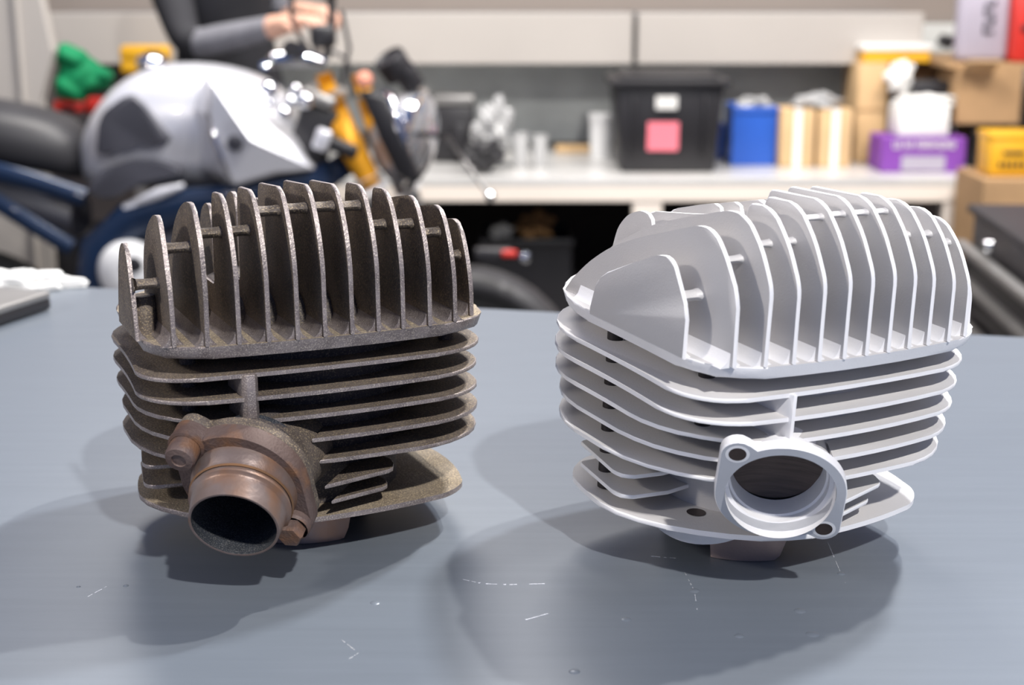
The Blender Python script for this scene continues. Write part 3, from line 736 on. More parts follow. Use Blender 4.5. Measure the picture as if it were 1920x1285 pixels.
e2 = empty('yellow_case', (at(1898, 330, 4.0).x, 4.0, at(0, 332, 4.0).z), 'yellow plastic case with dark lettering at the right edge', 'case')
yh = at(0, 247, 4.05).z - e2.location.z
bm = bmesh.new(); box(bm, (0, .06, yh / 2), (.13, .12, yh), bev=.012); bm_obj('case_body', bm, M['yellow'], e2, 40)
bm = bmesh.new()
for i in range(5): box(bm, (-.035 + i * .016, -.001, yh * .28), (.010, .003, .016), bev=.001, seg=1)
box(bm, (0, -.001, yh * .55), (.06, .003, .010), bev=.001, seg=1); bm_obj('lettering', bm, M['black'], e2)
bm = bmesh.new(); box(bm, (0, .06, yh - .008), (.135, .125, .02), bev=.006); bm_obj('lid', bm, M['yellow'], e2, 40)
# side cabinet carrying the yellow case
hz = e2.location.z
e3 = empty('side_cabinet', (e2.location.x + .12, 3.93, FLOOR), 'dark low cabinet under the yellow case at the bench end', 'cabinet')
bm = bmesh.new(); box(bm, (0, .15, (hz - FLOOR) / 2), (.42, .26, hz - FLOOR - .001), bev=.004); bm_obj('body', bm, M['card2'], e3)
bm = bmesh.new(); box(bm, (0, .015, (hz - FLOOR) * .5), (.38, .02, (hz - FLOOR) * .8), bev=.004); bm_obj('door', bm, M['seam'], e3)
# bags hanging above
e4 = empty('grey_bag', (at(1842, 100, 4.5).x, 4.5, at(0, 112, 4.5).z), 'pale lilac bag with vertical black lettering hanging on the right', 'bag')
gw = 95 * 4.5 / FPX; gh = at(0, -20, 4.5).z - e4.location.z
bm = bmesh.new(); box(bm, (0, .03, gh / 2), (gw, .06, gh), bev=.02, seg=3); bm_obj('bag_body', bm, M['lilac'], e4, 40)
bm = bmesh.new()
for i in range(4):
    z = gh * (.42 + i * .13); box(bm, (.012, -.002, z), (.030, .004, .008)); box(bm, (-.001 + .026 * (i % 2), -.002, z + .008), (.006, .004, .018))
bm_obj('lettering', bm, M['black'], e4)
bm = bmesh.new(); box(bm, (0, .03, gh + .01), (.02, .02, .03), bev=.004); bm_obj('hanger', bm, M['seam'], e4)
o = front_box('red_case', 1896, -20, 1960, 122, 4.46, .12, M['red'], None, .012); tag(o, 'bright red case cut by the right edge, beside the lilac bag', 'case')
bm = bmesh.new(); box(bm, (0, -.004, .1), (.04, .008, .02), bev=.003); bm_obj('handle', bm, M['black'], o)
# shelf that carries the bags and the red case
zs = at(0, 114, 4.5).z; x0 = at(1770, 114, 4.5).x
e5 = empty('wall_shelf', (x0 + .35, 4.8, zs - .02), 'narrow dark shelf on the right under the lilac bag', 'shelf')
bm = bmesh.new(); box(bm, (0, -.05, .008), (.7, .58, .016), bev=.002); bm_obj('board', bm, M['card2'], e5)
bm = bmesh.new(); box(bm, (-.25, .15, -.06), (.02, .2, .12), bev=.002); bm_obj('bracket', bm, M['seam'], e5)
o.location.z = zs - .003; e4.location.z = zs - .003
crumple('dark_mug', 1775, 78, 16, 12, 4.6, .06, M['black'], 'small dark object on the shelf beside the lilac bag', 'tin', seed=21, floor_z=zs)

# under the bench: crate with brown paper
SH = SHZ
def crate(x0, x1, yt, Y, dep, lab):
    a = at(x0, 540, Y); b = at(x1, yt, Y); hh = b.z - SH; ww = b.x - a.x
    e = empty('storage_crate', ((a.x + b.x) / 2, Y, SH), lab, 'crate')
    bm = bmesh.new(); t = .008
    for c, s_ in (((0, 0, hh / 2), (ww, t, hh)), ((0, dep, hh / 2), (ww, t, hh)), ((-ww / 2, dep / 2, hh / 2), (t, dep, hh)), ((ww / 2, dep / 2, hh / 2), (t, dep, hh)), ((0, dep / 2, .004), (ww, dep, t))): box(bm, c, s_, bev=.001, seg=1)
    bm_obj('crate_shell', bm, M['black'], e)
    bm = bmesh.new(); box(bm, (0, -.004, hh - .012), (ww + .02, .016, .024), bev=.004); bm_obj('rim', bm, M['black'], e, 40)
    return e
crate(905, 1070, 448, 4.42, .3, 'black crate of scrap paper under the bench, left of the cream post')
crate(1290, 1560, 470, 4.5, .3, 'black crate under the bench, right of the cream post')
crumple('brown_paper', 1003, 425, 34, 26, 4.58, .12, M['brownpaper'], 'crumpled brown paper in the crate under the bench', 'paper', seed=31)
crumple('grey_rag', 940, 434, 20, 14, 4.50, .08, M['clear'], 'pale crumpled rag in the crate under the bench', 'rag', seed=32)

# tool chest at the right edge
TA = at(1822, 454, 2.55); hz = CAM_H - TA.z
dB = ray(1920, 530); tB = -hz / dB.z; TB = Vector((dB.x * tB, dB.y * tB, TA.z))
td = (TB - TA); td.z = 0; td.normalize(); tn = Vector((td.y, -td.x, 0))
if tn.dot(Vector((-TA.x, -TA.y, 0))) < 0: tn = -tn
chest = empty('tool_chest', (TA.x, TA.y, FLOOR), 'black roller tool chest with grey drawer edges at the right of the frame', 'tool chest', rotz=math.atan2(td.y, td.x))
ztop = at(1825, 404, 2.55).z
ny = -1 if (Matrix.Rotation(-chest.rotation_euler.z, 3, 'Z') @ tn).y < 0 else 1
bm = bmesh.new(); box(bm, (.55, -ny * .25, (ztop - FLOOR) / 2 + .04), (1.1, .5, ztop - FLOOR - .06), bev=.006); bm_obj('cabinet_body', bm, M['black'], chest, 40)
bm = bmesh.new(); box(bm, (.55, -ny * .25, ztop - FLOOR + .012), (1.12, .52, .014), bev=.004); bm_obj('top_tray', bm, M['black'], chest, 40)
zz = [at(1822, 454, 2.55).z, at(1817, 512, 2.55).z]; step = zz[0] - zz[1]
for i in range(7):
    z = zz[0] - i * step * (1 if i < 2 else 1.15) - FLOOR
    if z < .12: break
    bm = bmesh.new(); box(bm, (.55, ny * .008, z - step * .45), (1.06, .02, step * .84), bev=.003); dr_ = bm_obj('drawer', bm, M['black'], chest, 40)
    bm = bmesh.new(); box(bm, (.55, ny * .024, z), (1.06, .022, .017), bev=.005); bm_obj('handle', bm, M['grey_metal'], dr_, 40)
bm = bmesh.new(); lathe(bm, (.22, ny * .02, zz[0] - FLOOR + .032), (0, ny, 0), [(.010, 0), (.010, .012), (0, .014)], 16); bm_obj('lock', bm, M['chrome'], chest, 40)
for x in (.08, 1.0):
    for y in (-.06, -.44):
        bm = bmesh.new(); lathe(bm, (x - .015, -ny * -y, .035), (1, 0, 0), [(0, 0), (.035, 0), (.035, .03), (0, .03)], 20); bm_obj('wheel', bm, M['rubber'], chest, 40)
rb = at(1861, 582, 3.2)
o = front_box('red_jerrycan', 1842, 562, 1882, 600, 3.35, .1, M['red'], None, .01); tag(o, 'small red container in the dark under the tool chest level', 'container')
hst = o.location.z - FLOOR
bm = bmesh.new(); box(bm, (0, .06, hst / 2), (.22, .2, hst - .002), bev=.01); q = bm_obj('black_crate', bm, M['black'], None, 40); q.location = (o.location.x, o.location.y, FLOOR); tag(q, 'black box on the floor carrying the small red container', 'box')
bm = bmesh.new(); lathe(bm, (0, .05, .045), (0, 0, 1), [(.012, 0), (.012, .012), (0, .013)], 14); bm_obj('cap', bm, M['black'], o)

# left edge: pale upright board, green cloth, red and yellow things on a trolley
zl = at(60, 196, 3.9).z
e = empty('pale_board', (at(30, 190, 3.9).x, 3.9, FLOOR), 'tall pale leaning board at the left edge of the picture', 'board')
tp = [at(-60, -60, 3.9), at(66, -60, 3.9), at(100, 96, 3.9), at(74, 190, 3.9), at(60, 700, 3.9), at(-60, 700, 3.9)]
bm = bmesh.new(); prism(bm, [(p.x - e.location.x, 0, p.z - FLOOR) for p in tp[:4]] + [(tp[3].x - e.location.x, 0, 0), (tp[5].x - e.location.x, 0, 0)], (0, .04, 0), .004); bm_obj('panel', bm, M['cream'], e)
bm = bmesh.new(); x = at(30, 0, 3.9).x - e.location.x; box(bm, (x, -.006, .75), (.012, .012, 1.45), bev=.003); bm_obj('batten', bm, M['cream'], e)
trz = at(150, 212, 4.1).z
e = empty('trolley', (at(160, 212, 4.0).x, 3.98, FLOOR), 'dark tool trolley behind the motorcycle saddle', 'trolley')
bm = bmesh.new(); box(bm, (-.02, .11, trz - FLOOR - .015), (.36, .26, .03), bev=.004); bm_obj('tray', bm, M['black'], e)
bm = bmesh.new(); box(bm, (-.02, .11, .3), (.33, .24, .5), bev=.004); bm_obj('drawer_block', bm, M['black'], e)
for x in (-.18, .14):
    bm = bmesh.new(); box(bm, (x, .11, (trz - FLOOR) / 2), (.03, .22, trz - FLOOR - .03), bev=.004); bm_obj('post', bm, M['seam'], e)
bm = bmesh.new()
def lump(pts, mat, name, label, cat, Y, z0=None, seed=0):
    rnd = random.Random(seed); bm = bmesh.new()
    for (px, py, rx, ry) in pts:
        c = at(px, py, Y); r = bmesh.ops.create_icosphere(bm, subdivisions=3, radius=1, matrix=Matrix.Translation((c.x, Y + rnd.uniform(-.02, .02), c.z)) @ Matrix.Diagonal((rx * Y / FPX, .05, ry * Y / FPX, 1)))
    me = bpy.data.meshes.new(name)
    bmesh.ops.recalc_face_normals(bm, faces=bm.faces)
    for v in bm.verts:
        v.co += Vector((math.sin(v.co.z * 60 + v.co.x * 30), 0, math.sin(v.co.x * 70))) * .006
        if z0 is not None: v.co.z = max(v.co.z, z0)
    base = Vector((at(pts[0][0], 0, Y).x, Y, z0 if z0 is not None else at(0, pts[0][1], Y).z))
    for v in bm.verts: v.co -= base
    bm.to_mesh(me); bm.free(); o = link(name, me, mat, None, 50); o.location = base
    md = o.modifiers.new('remesh', 'REMESH'); md.mode = 'VOXEL'; md.voxel_size = .006; md.use_smooth_shade = True
    return tag(o, label, cat)
o = lump([(135, 105, 34, 22), (150, 140, 38, 38), (135, 165, 34, 26), (178, 158, 28, 20), (192, 142, 16, 12)], M['green'], 'green_cloth', 'green cloth bundle standing on the trolley', 'cloth', 4.15, trz, 3)
o = front_box('red_tray', 100, 190, 156, 212, 4.12, .1, M['red'], None, .008); sit(o, trz); tag(o, 'flat red tray below the green cloth', 'tray')
bm = bmesh.new(); box(bm, (0, -.004, .012), (.04, .006, .008), bev=.002); bm_obj('handle', bm, M['black'], o)
o = front_box('red_can', 162, 184, 202, 214, 4.08, .06, M['red'], None, .010); sit(o, trz); tag(o, 'small orange-red can right of the green cloth', 'can')
bm = bmesh.new(); lathe(bm, (0, .03, at(0, 184, 4.12).z - trz), (0, 0, 1), [(.012, 0), (.012, .012), (0, .014)], 14); bm_obj('cap', bm, M['black'], o)
# yellow tool at the wall, on a small ledge
zy = at(0, 128, 4.6).z
e = empty('yellow_drill', (at(275, 128, 4.6).x, 4.6, zy), 'yellow and black power drill behind the fuel tank', 'tool')
bm = bmesh.new(); box(bm, (0, 0, .045), (.15, .06, .05), bev=.014); box(bm, (-.05, 0, .01), (.05, .05, .05), bev=.01); bm_obj('drill_body', bm, M['yellow'], e, 40)
bm = bmesh.new(); box(bm, (.03, -.02, .03), (.05, .05, .05), bev=.008); box(bm, (-.01, 0, -.02), (.035, .04, .08), rot=Matrix.Rotation(.3, 3, 'Y'), bev=.008); bm_obj('grip', bm, M['black'], e, 40)
bm = bmesh.new(); hh = zy - .06 - BZ; box(bm, (0, 0, hh / 2), (.34, .22, hh), bev=.006); box(bm, (0, -.115, hh * .6), (.3, .01, hh * .3), bev=.003)
q = bm_obj('tool_box', bm, M['black'], None, 40); q.location = (e.location.x, 4.66, BZ); tag(q, 'black toolbox on the bench carrying the yellow drill', 'toolbox')

#BIKE

# ---------------------------------------------------------------- motorcycle
BYK = 3.5
bp = at(500, 600, BYK); bike = empty('motorcycle', (bp.x, BYK, FLOOR), 'silver and dark blue naked motorcycle with gold fork tubes behind the table', 'motorcycle')
def bl(px, py, dy=0.0):
    return at(px, py, BYK + dy) - bike.location
def loft(bm, secs, n=20, dy=0., e=2.6, mat=0):
    """secs: (px, ytop, ybottom, half width)"""
    rings = []
    for px, yt, yb, hw in secs:
        a, b = bl(px, yt, dy), bl(px, yb, dy); cz, hz = (a.z + b.z) / 2, (a.z - b.z) / 2; r_ = []
        for k in range(n):
            t = 2 * math.pi * k / n; c, s_ = math.cos(t), math.sin(t)
            r_.append(bm.verts.new((a.x, dy + math.copysign(abs(c) ** (2 / e), c) * hw, cz + math.copysign(abs(s_) ** (2 / e), s_) * hz)))
        rings.append(r_)
    for a, b in zip(rings, rings[1:]):
        for k in range(n): bm.faces.new((a[k], a[(k + 1) % n], b[(k + 1) % n], b[k])).material_index = mat
    bm.faces.new(rings[0]); bm.faces.new(rings[-1])
def bobj(name, bm, mat, parent=None, smooth=50, sub=0):
    o = bm_obj(name, bm, mat, parent or bike, smooth)
    if sub:
        m = o.modifiers.new('sub', 'SUBSURF'); m.levels = sub; m.render_levels = sub
    return o
bm = bmesh.new(); loft(bm, [(158, 262, 335, .06), (172, 225, 342, .10), (200, 178, 348, .13), (240, 140, 350, .145), (300, 116, 350, .15), (370, 114, 346, .15), (430, 122, 343, .145), (480, 136, 340, .135), (520, 158, 335, .12), (555, 200, 328, .10), (578, 262, 322, .07)])
tank = bobj('fuel_tank', bm, M['silver'], sub=1)
def side_panel(name, px, mat, parent, dy, th=.02, bev=.006, smooth=40):
    bm = bmesh.new(); q = rprof([(bl(x, y, dy).x, bl(x, y, dy).z) for x, y in px], .02)
    prism(bm, [(p.x, dy, p.y) for p in q], (0, th, 0), bev, 2); return bobj(name, bm, mat, parent, smooth)
side_panel('knee_insert', [(178, 290), (186, 215), (238, 176), (262, 192), (322, 262), (296, 277), (240, 273), (204, 292)], M['insert'], tank, -.172, .05)
side_panel('lower_insert', [(160, 362), (178, 325), (240, 302), (300, 304), (345, 326), (262, 344), (205, 376)], M['insert'], tank, -.176, .06)
# side scoop: bright wedge reaching forward over the radiator
bm = bmesh.new()
F_ = [(392, 150), (470, 205), (540, 262), (590, 318), (520, 326), (440, 350), (418, 320), (388, 215)]
B_ = [(380, 140), (480, 190), (560, 255), (596, 316), (520, 330), (430, 345), (360, 320), (350, 200)]
vf = [bm.verts.new(bl(x, y, -.215)) for x, y in F_]; vb = [bm.verts.new(bl(x, y, -.10)) for x, y in B_]
cf = bm.verts.new(bl(470, 262, -.235))
for k in range(8):
    j = (k + 1) % 8; bm.faces.new((vf[k], vf[j], cf)); bm.faces.new((vf[k], vb[k], vb[j], vf[j]))
bm.faces.new(vb)
scoop = bobj('tank_scoop', bm, M['silver'], tank, 20)
md = scoop.modifiers.new('bev', 'BEVEL'); md.width = .008; md.segments = 2
bm = bmesh.new(); sweep(bm, [bl(388, 212, -.215), bl(405, 265, -.235), bl(432, 335, -.22)], [.004, .008, .004], 8); bobj('scoop_ridge', bm, M['chrome'], scoop)  # chrome strip along the ridge draws its bright highlight line
bm = bmesh.new(); lathe(bm, bl(441, 268, -.232), (0, -1, 0), [(.018, 0), (.018, .008), (.010, .010), (.009, .003), (0, .003)], 20); bobj('scoop_screw', bm, M['insert'], scoop)
bm = bmesh.new(); lathe(bm, bl(285, 118, 0), (0, 0, 1), [(.035, -.01), (.035, .012), (.028, .018), (0, .018)], 24); bobj('filler_cap', bm, M['chrome'], tank)
bm = bmesh.new(); loft(bm, [(-120, 170, 270, .12), (-60, 178, 290, .13), (0, 186, 305, .135), (60, 197, 318, .13), (110, 211, 328, .115), (145, 230, 334, .10), (166, 262, 330, .07)]); bobj('seat', bm, M['black_soft'], sub=1)
bm = bmesh.new(); loft(bm, [(-120, 300, 380, .10), (0, 322, 392, .10), (90, 345, 420, .10), (150, 372, 440, .09)]); bobj('side_cover', bm, M['insert'])
for pts, r_ in ((((-120, 285), (-20, 318), (70, 342), (160, 372)), .014), (((-120, 330), (-10, 376), (60, 420), (135, 465)), .013)):
    for dy in (-.13, .13):
        bm = bmesh.new(); sweep(bm, [bl(x, y, dy) for x, y in pts], r_, 10, sy=1.6); bobj('subframe_rail', bm, M['blue_frame'])
for dy in (-.15, .12):
    bm = bmesh.new(); sweep(bm, [bl(660, 300, dy * .3), bl(590, 345, dy), bl(470, 372, dy), bl(350, 385, dy), bl(250, 415, dy), bl(195, 470, dy), bl(180, 560, dy)], [.03, .036, .04, .042, .05, .055, .05], 12, sx=.6); bobj('main_frame', bm, M['blue_frame'])
bm = bmesh.new(); loft(bm, [(230, 400, 620, .10), (300, 390, 700, .16), (460, 380, 760, .17), (600, 380, 740, .15), (660, 420, 700, .10)], e=4); bobj('engine', bm, M['insert'])
for k in range(6):
    bm = bmesh.new(); box(bm, bl(600, 400 + k * 30, 0), (.16, .34, .008)); bobj('engine_fin', bm, M['black'])
bm = bmesh.new(); sweep(bm, [bl(232, 388, -.19), bl(300, 362, -.20), bl(345, 348, -.19)], [.006, .013, .006], 8); bobj('heel_guard', bm, M['silver'])
bm = bmesh.new(); lathe(bm, bl(246, 506, -.17), (0, -1, 0), [(0, 0), (.070, 0), (.072, .02), (.062, .034), (.026, .040), (.017, .040), (.015, .02), (0, .02)], 40); pc = bobj('pivot_cover', bm, M['white'])
bm = bmesh.new(); lathe(bm, bl(252, 497, -.205), (0, -1, 0), [(0, 0), (.018, 0), (.020, .004), (.013, .008), (0, .006)], 24); bobj('pivot_hole_shade', bm, M['black'], pc)  # dark disc drawn for the shaded hole in the cover
bm = bmesh.new(); sweep(bm, [bl(240, 520, -.12), bl(60, 620, -.12), bl(-40, 690, -.12)], .03, 10); bobj('swingarm', bm, M['blue_frame'])
def wheel(name, c, R_, w_, parent):
    e = empty(name); e.parent = parent; e.location = c
    bm = bmesh.new(); prof = [(R_ - .075, -w_ * .42), (R_ - .03, -w_ * .5), (R_ - .008, -w_ * .32), (R_, 0), (R_ - .008, w_ * .32), (R_ - .03, w_ * .5), (R_ - .075, w_ * .42), (R_ - .075, -w_ * .42)]
    lathe(bm, (0, 0, 0), (0, 1, 0), prof, 56); bobj('tyre', bm, M['rubber'], e)
    bm = bmesh.new(); lathe(bm, (0, 0, 0), (0, 1, 0), [(R_ - .077, -.045), (R_ - .095, -.045), (R_ - .095, .045), (R_ - .077, .045), (R_ - .077, -.045)], 56)
    lathe(bm, (0, 0, 0), (0, 1, 0), [(0, -.05), (.035, -.05), (.035, .05), (0, .05)], 20)
    for k in range(5):
        a = k * 2 * math.pi / 5; sweep(bm, [(.03 * math.cos(a), 0, .03 * math.sin(a)), ((R_ - .09) * math.cos(a), 0, (R_ - .09) * math.sin(a))], .014, 8)
    bobj('rim', bm, M['insert'], e); return e
FR = .262
fc = bl(868, 690, 0); fc.z = FR
wheel('front_wheel', fc, FR, .11, bike)
rc = bl(-60, 690, 0); rc.z = .30
wheel('rear_wheel', rc, .30, .17, bike)
bm = bmesh.new(); r0 = .286; a0, a1 = 150, 12; pr_ = None
for i in range(15):
    a = R(a0 + (a1 - a0) * i / 14); ring = []
    for (dw, dr_) in ((-.07, -.045), (-.06, -.01), (-.03, .004), (0, .008), (.03, .004), (.06, -.01), (.07, -.045)):
        ring.append(bm.verts.new((fc.x + (r0 + dr_) * math.cos(a), dw, fc.z + (r0 + dr_) * math.sin(a))))
    if pr_:
        for k in range(6): bm.faces.new((pr_[k], pr_[k + 1], ring[k + 1], ring[k]))
    pr_ = ring
fender = bobj('front_fender', bm, M['black_soft']); md = fender.modifiers.new('s', 'SOLIDIFY'); md.thickness = .004
bm = bmesh.new(); box(bm, bl(925, 478, -.09), (.09, .03, .035), bev=.008); bobj('fender_bracket', bm, M['black'], fender)
bm = bmesh.new(); box(bm, bl(955, 476, -.11), (.035, .012, .016), bev=.004); bobj('reflector', bm, M['red'], fender)
bm = bmesh.new(); lathe(bm, bl(985, 482, -.10), (0, -1, 0), [(0, 0), (.012, 0), (.012, .012), (0, .016)], 16); bobj('bracket_bolt', bm, M['chrome'], fender)
# forks and steering head
for dy, tx in ((-.11, 0), (.11, 66)):
    f = empty('fork_leg'); f.parent = bike
    bm = bmesh.new(); sweep(bm, [bl(606 + tx, 138, dy), bl(618 + tx, 172, dy)], .019, 16); bobj('upper_tube', bm, M['gold'], f)
    bm = bmesh.new(); sweep(bm, [bl(621 + tx, 182, dy), bl(640 + tx, 232, dy), bl(664 + tx, 285, dy), bl(697 + tx, 345, dy)], [.025, .028, .030, .026], 18); bobj('outer_tube', bm, M['gold'], f)
    bm = bmesh.new(); sweep(bm, [bl(689 + tx, 332, dy), bl(702 + tx, 360, dy)], .034, 18); bobj('seal_collar', bm, M['white'], f)
    bm = bmesh.new(); sweep(bm, [bl(704 + tx, 360, dy), Vector((fc.x - .02, dy * .9, fc.z + .02)), Vector((fc.x, dy * .9, fc.z))], [.021, .021, .028], 14); bobj('lower_tube', bm, M['grey_metal'], f)
bm = bmesh.new(); sweep(bm, [Vector((fc.x, -.115, fc.z)), Vector((fc.x, .115, fc.z))], .012, 12); bobj('axle', bm, M['chrome'])
bm = bmesh.new(); box(bm, bl(612, 176, 0), (.08, .30, .030), rot=Matrix.Rotation(R(22), 3, 'Y'), bev=.01); bobj('upper_yoke', bm, M['grey_metal'])
bm = bmesh.new(); box(bm, bl(648, 262, 0), (.09, .30, .034), rot=Matrix.Rotation(R(22), 3, 'Y'), bev=.01); bobj('lower_yoke', bm, M['black'])
bm = bmesh.new(); sweep(bm, [bl(598, 170, 0), bl(635, 265, 0)], .035, 16); bobj('steering_head', bm, M['black'])
bm = bmesh.new(); sweep(bm, [bl(560, 92, -.36), bl(575, 98, -.24), bl(600, 118, -.10), bl(606, 122, 0), bl(600, 118, .10), bl(590, 60, .24), bl(572, 34, .36)], .011, 10); bar = bobj('handlebar', bm, M['chrome'])
bm = bmesh.new(); sweep(bm, [bl(545, 92, -.42), bl(566, 96, -.30)], .018, 12); bobj('grip', bm, M['black'], bar)
bm = bmesh.new(); sweep(bm, [bl(560, 30, .44), bl(582, 38, .30)], .018, 12); bobj('grip', bm, M['black'], bar)
bm = bmesh.new(); sweep(bm, [bl(492, 124, -.30), bl(515, 112, -.31), bl(560, 108, -.31), bl(606, 120, -.28)], [.010, .017, .020, .014], 10); bobj('lever', bm, M['chrome'], bar)
bm = bmesh.new(); box(bm, bl(606, 68, -.2), (.055, .05, .05), bev=.012); bobj('fluid_reservoir', bm, M['black'], bar)
for k, (pts, r_) in enumerate(((((622, -30), (622, 40), (612, 110)), .009), (((545, -30), (548, 40), (575, 92)), .006), (((640, 20), (655, 90), (640, 160)), .005), (((668, 180), (650, 110), (610, 90)), .005))):
    bm = bmesh.new(); sweep(bm, [bl(x, y, -.12 + .08 * k) for x, y in pts], r_, 8); bobj('mirror_stem' if k < 1 else 'control_cable', bm, M['black'], bar)
bm = bmesh.new(); lathe(bm, bl(624, -45, -.12), (-.9, .2, 0), [(0, 0), (.05, .0), (.055, .012), (.03, .03), (0, .032)], 24); bobj('mirror', bm, M['black'], bar)
for (px, py, dy, r_) in ((505, 168, -.17, .020), (546, 190, -.18, .014), (573, 188, -.17, .019), (532, 212, -.2, .016), (505, 196, -.18, .012), (556, 168, -.14, .014)):
    bm = bmesh.new(); lathe(bm, bl(px, py, dy), (.3, -1, .4), [(0, -r_ * .6), (r_ * .7, -r_ * .5), (r_, 0), (r_ * .8, r_ * .5), (r_ * .4, r_ * .75), (0, r_ * .8)], 20); bobj('chrome_fitting', bm, M['chrome'])
bm = bmesh.new(); box(bm, bl(590, 250, -.08), (.09, .10, .14), rot=Matrix.Rotation(R(20), 3, 'Y'), bev=.015); bobj('radiator_shroud', bm, M['black'])
bm = bmesh.new(); box(bm, bl(604, 262, -.16), (.035, .02, .05), rot=Matrix.Rotation(R(20), 3, 'Y'), bev=.006); bobj('horn', bm, M['silver'])
for dy in (-.15, .10):
    bm = bmesh.new(); prism(bm, [bl(x, y, dy) for x, y in ((672, 170), (724, 180), (752, 250), (786, 330), (774, 345), (742, 325), (712, 262))], (0, .05, 0), .008, 2); bobj('headlight_bracket', bm, M['black'])
hc = bl(762, 258, -.02); hd = Vector((.96, -.20, -.18))
bm = bmesh.new(); lathe(bm, hc, hd, [(.0, -.080), (.040, -.076), (.08, -.055), (.104, -.02), (.115, .01)], 40); hl = bobj('headlight', bm, M['silver'])
bm = bmesh.new(); lathe(bm, hc, hd, [(.113, .008), (.121, .012), (.121, .03), (.110, .034)], 40); bobj('headlight_ring', bm, M['chrome'], hl)
bm = bmesh.new(); lathe(bm, hc, hd, [(.110, .030), (.095, .046), (.066, .060), (.034, .068), (0, .070)], 40); bobj('headlight_lens', bm, node_mat('headlight_glass', (.70, .72, .78), .12, .75, .3, 30), hl)
for px, py, r_ in ((735, 118, .036), (762, 140, .026)):
    bm = bmesh.new(); lathe(bm, bl(px, py, -.05), (-.5, -.35, .8), [(0, -.04), (r_, -.035), (r_ * 1.08, .012), (r_, .018), (r_ * .9, .012), (0, .012)], 28); g = bobj('gauge', bm, M['black'])
bm = bmesh.new(); lathe(bm, bl(683, 150, -.16), (.2, -1, .1), [(0, -.02), (.018, -.012), (.020, 0), (.014, .014), (0, .018)], 20); bobj('indicator', bm, node_mat('amber_lens', (.75, .32, .22), .25))
bm = bmesh.new(); sweep(bm, [bl(712, 168, -.12), bl(730, 185, -.13), bl(752, 240, -.14), bl(765, 290, -.14)], [.010, .014, .016, .008], 10); bobj('chrome_trim', bm, M['chrome'])
bm = bmesh.new(); sweep(bm, [bl(838, 256, -.22), bl(870, 302, -.26), bl(918, 366, -.32)], .0055, 8); rod = bobj('tank_prop_rod', bm, M['grey_metal']); rod.name = 'brake_lever'
bm = bmesh.new(); lathe(bm, bl(919, 368, -.32), (0, -1, 0), [(0, -.012), (.010, -.006), (.012, 0), (.010, .006), (0, .012)], 16); bobj('lever_ball', bm, M['chrome'], rod)
bm = bmesh.new(); sweep(bm, [bl(770, 250, -.10), bl(838, 256, -.22)], .006, 8); bobj('lever_arm', bm, M['black'], rod)
bm = bmesh.new(); sweep(bm, [bl(330, 640, -.14), Vector((bl(300, 700, -.3).x, -.32, .015))], .012, 8); bobj('side_stand', bm, M['black'])

# ---------------------------------------------------------------- person standing behind the motorcycle
PY = 4.02
px0 = at(425, 60, PY).x
pers = empty('person', (px0, PY, FLOOR), 'person in a black top with grey sleeves reaching for the handlebar', 'person')
V = Vector
def pl(px, py, Y): return at(px, py, Y) - pers.location
hipz = .90
J = {}; E = []; 
def jn(n, p, r_, par=None):
    J[n] = (V(p), r_)
    if par: E.append((par, n))
jn('pelvis', (0, 0, hipz), .135)
jn('belly', (.0, -.01, 1.04), .130, 'pelvis'); jn('chest', (.0, -.05, 1.24), .150, 'belly'); jn('collar', (.0, -.08, 1.39), .10, 'chest')
jn('neck', (.01, -.10, 1.47), .052, 'collar'); jn('jaw', (.02, -.13, 1.545), .068, 'neck'); jn('head', (.02, -.13, 1.62), .095, 'jaw'); jn('crown', (.02, -.12, 1.69), .07, 'head')
for s_ in (-1, 1):
    t = 'lr'[s_ > 0]
    jn('hip' + t, (s_ * .09, 0, hipz - .06), .095, 'pelvis'); jn('knee' + t, (s_ * .12, .0, .49), .062, 'hip' + t); jn('ankle' + t, (s_ * .13, .03, .09), .040, 'knee' + t); jn('toe' + t, (s_ * .14, -.12, .035), .035, 'ankle' + t)
hl_ = pl(560, 40, 3.66); el_ = pl(352, 88, 3.80)
jn('shl', (-.17, -.08, 1.35), .068, 'collar'); jn('ell', el_, .046, 'shl'); jn('wrl', el_.lerp(hl_, .80) + V((0, 0, .0)), .030, 'ell')
hr_ = pl(582, 22, 3.98); er_ = pl(470, 30, 4.06)
jn('shr', (.17, -.08, 1.35), .068, 'collar'); jn('elr', er_ + V((0, 0, .05)), .046, 'shr'); jn('wrr', er_.lerp(hr_, .72), .030, 'elr')
def hand(t, w_, h_):
    d = (h_ - w_).normalized(); side = V((0, 1, 0)) - d * d.y; side.normalize(); up = side.cross(d)
    if up.z < 0: up = -up
    pm = w_ + d * .055; jn('palm' + t, pm, .026, 'wr' + t)
    for i, (o_, L_) in enumerate(((-.028, .065), (-.010, .075), (.009, .070), (.026, .056))):
        k = pm + side * o_ + d * .030; a_ = k + d * L_ * .42 - up * .006; b_ = a_ + d * L_ * .22 - up * L_ * .35; c_2 = b_ - d * L_ * .15 - up * L_ * .32
        jn('k%d' % i + t, k, .011, 'palm' + t); jn('a%d' % i + t, a_, .0095, 'k%d' % i + t); jn('b%d' % i + t, b_, .009, 'a%d' % i + t); jn('c%d' % i + t, c_2, .008, 'b%d' % i + t)
    th = pm - side * .032 - d * .012; jn('t0' + t, th, .012, 'palm' + t); jn('t1' + t, th - side * .014 + d * .03 - up * .012, .010, 't0' + t); jn('t2' + t, th - side * .010 + d * .052 - up * .03, .009, 't1' + t)
hand('l', J['wrl'][0], hl_); hand('r', J['wrr'][0], hr_)
names = list(J); me = bpy.data.meshes.new('body'); me.from_pydata([J[n][0] for n in names], [(names.index(a), names.index(b)) for a, b in E], [])
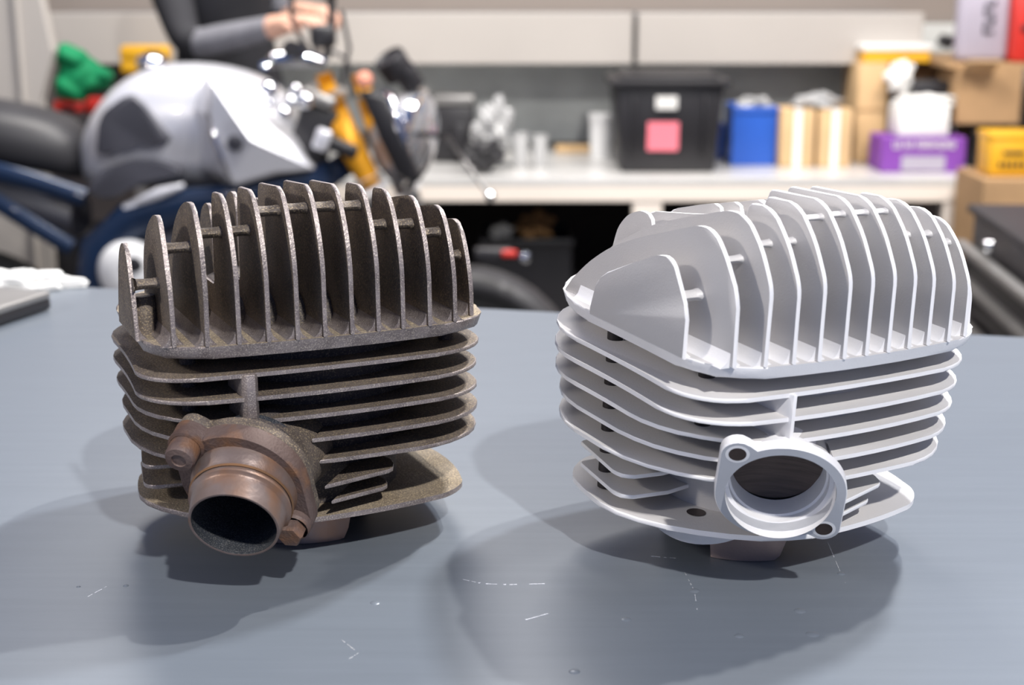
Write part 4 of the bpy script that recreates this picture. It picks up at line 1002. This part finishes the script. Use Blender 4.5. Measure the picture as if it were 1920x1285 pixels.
tmp = bpy.data.objects.new('body_tmp', me); C.objects.link(tmp)
sk = tmp.modifiers.new('skin', 'SKIN'); sk.use_smooth_shade = True
for i, n in enumerate(names):
    v = me.skin_vertices[0].data[i]; v.radius = (J[n][1] * (1.0 if n not in ('pelvis', 'belly', 'chest') else 1.0),) * 2; v.use_root = (n == 'pelvis')
ss = tmp.modifiers.new('sub', 'SUBSURF'); ss.levels = 2; ss.render_levels = 2
bpy.context.view_layer.update()
dg = bpy.context.evaluated_depsgraph_get(); nm_ = bpy.data.meshes.new_from_object(tmp.evaluated_get(dg)); bpy.data.objects.remove(tmp)
nm_.materials.clear()
body = link('body', nm_, [M['skin'], M['shirt'], M['sleeve'], M['trouser'], M['black_soft']], pers); body.name = 'body'
seg = [(J[a][0], J[b][0], a, b) for a, b in E]
def region(p):
    best = None
    for a, b, na, nb in seg:
        ab = b - a; t = max(0, min(1, (p - a).dot(ab) / max(ab.length_squared, 1e-9))); d = (p - a - ab * t).length - .5 * (J[na][1] + J[nb][1])
        if best is None or d < best[0]: best = (d, na, nb, t)
    _, na, nb, t = best
    if nb in ('neck', 'jaw', 'head', 'crown'): return 0 if p.z > 1.45 else 1
    if nb.startswith('palm') or nb[0] in 'kabct' and nb[1:2].isdigit(): return 0
    if nb.startswith('wr'): return 2 if t < .93 else 0
    if nb.startswith('el'): return 1
    if nb.startswith('toe') or (nb.startswith('ankle') and t > .95): return 4
    if nb.startswith(('knee', 'ankle', 'hip')): return 3
    return 1 if p.z > hipz + .02 else 3
for p in nm_.polygons: p.use_smooth = True; p.material_index = region(p.center)
hp = J['head'][0]
bm = bmesh.new(); bmesh.ops.create_icosphere(bm, subdivisions=3, radius=1)
for v in list(bm.verts):
    if v.co.z < .0 and v.co.y < .25 or v.co.z < -.6: bm.verts.remove(v)
for v in bm.verts: v.co = hp + V((v.co.x * .088, v.co.y * .105 + .012, v.co.z * .115 + .018))
bm_obj('hair', bm, M['hair'], pers, 60)
for s_ in (-1, 1):
    bm = bmesh.new(); lathe(bm, hp + V((s_ * .033, -.083, -.005)), (0, -1, 0), [(0, -.01), (.011, -.006), (.012, 0), (.008, .006), (0, .008)], 12); bm_obj('eye', bm, M['white'], pers, 60)
    bm = bmesh.new(); lathe(bm, hp + V((s_ * .088, .0, -.01)), (s_, -.3, 0), [(0, 0), (.016, .002), (.020, .008), (.010, .012), (0, .010)], 12); bm_obj('ear', bm, M['skin'], pers, 60)
bm = bmesh.new(); sweep(bm, [hp + V((0, -.082, .01)), hp + V((0, -.105, -.03)), hp + V((0, -.085, -.042))], [.008, .014, .009], 8); bm_obj('nose', bm, M['skin'], pers, 60)
bm = bmesh.new(); box(bm, hp + V((0, -.080, -.075)), (.045, .012, .010), bev=.004); bm_obj('mouth', bm, node_mat('lips', (.45, .18, .15), .5), pers, 60)
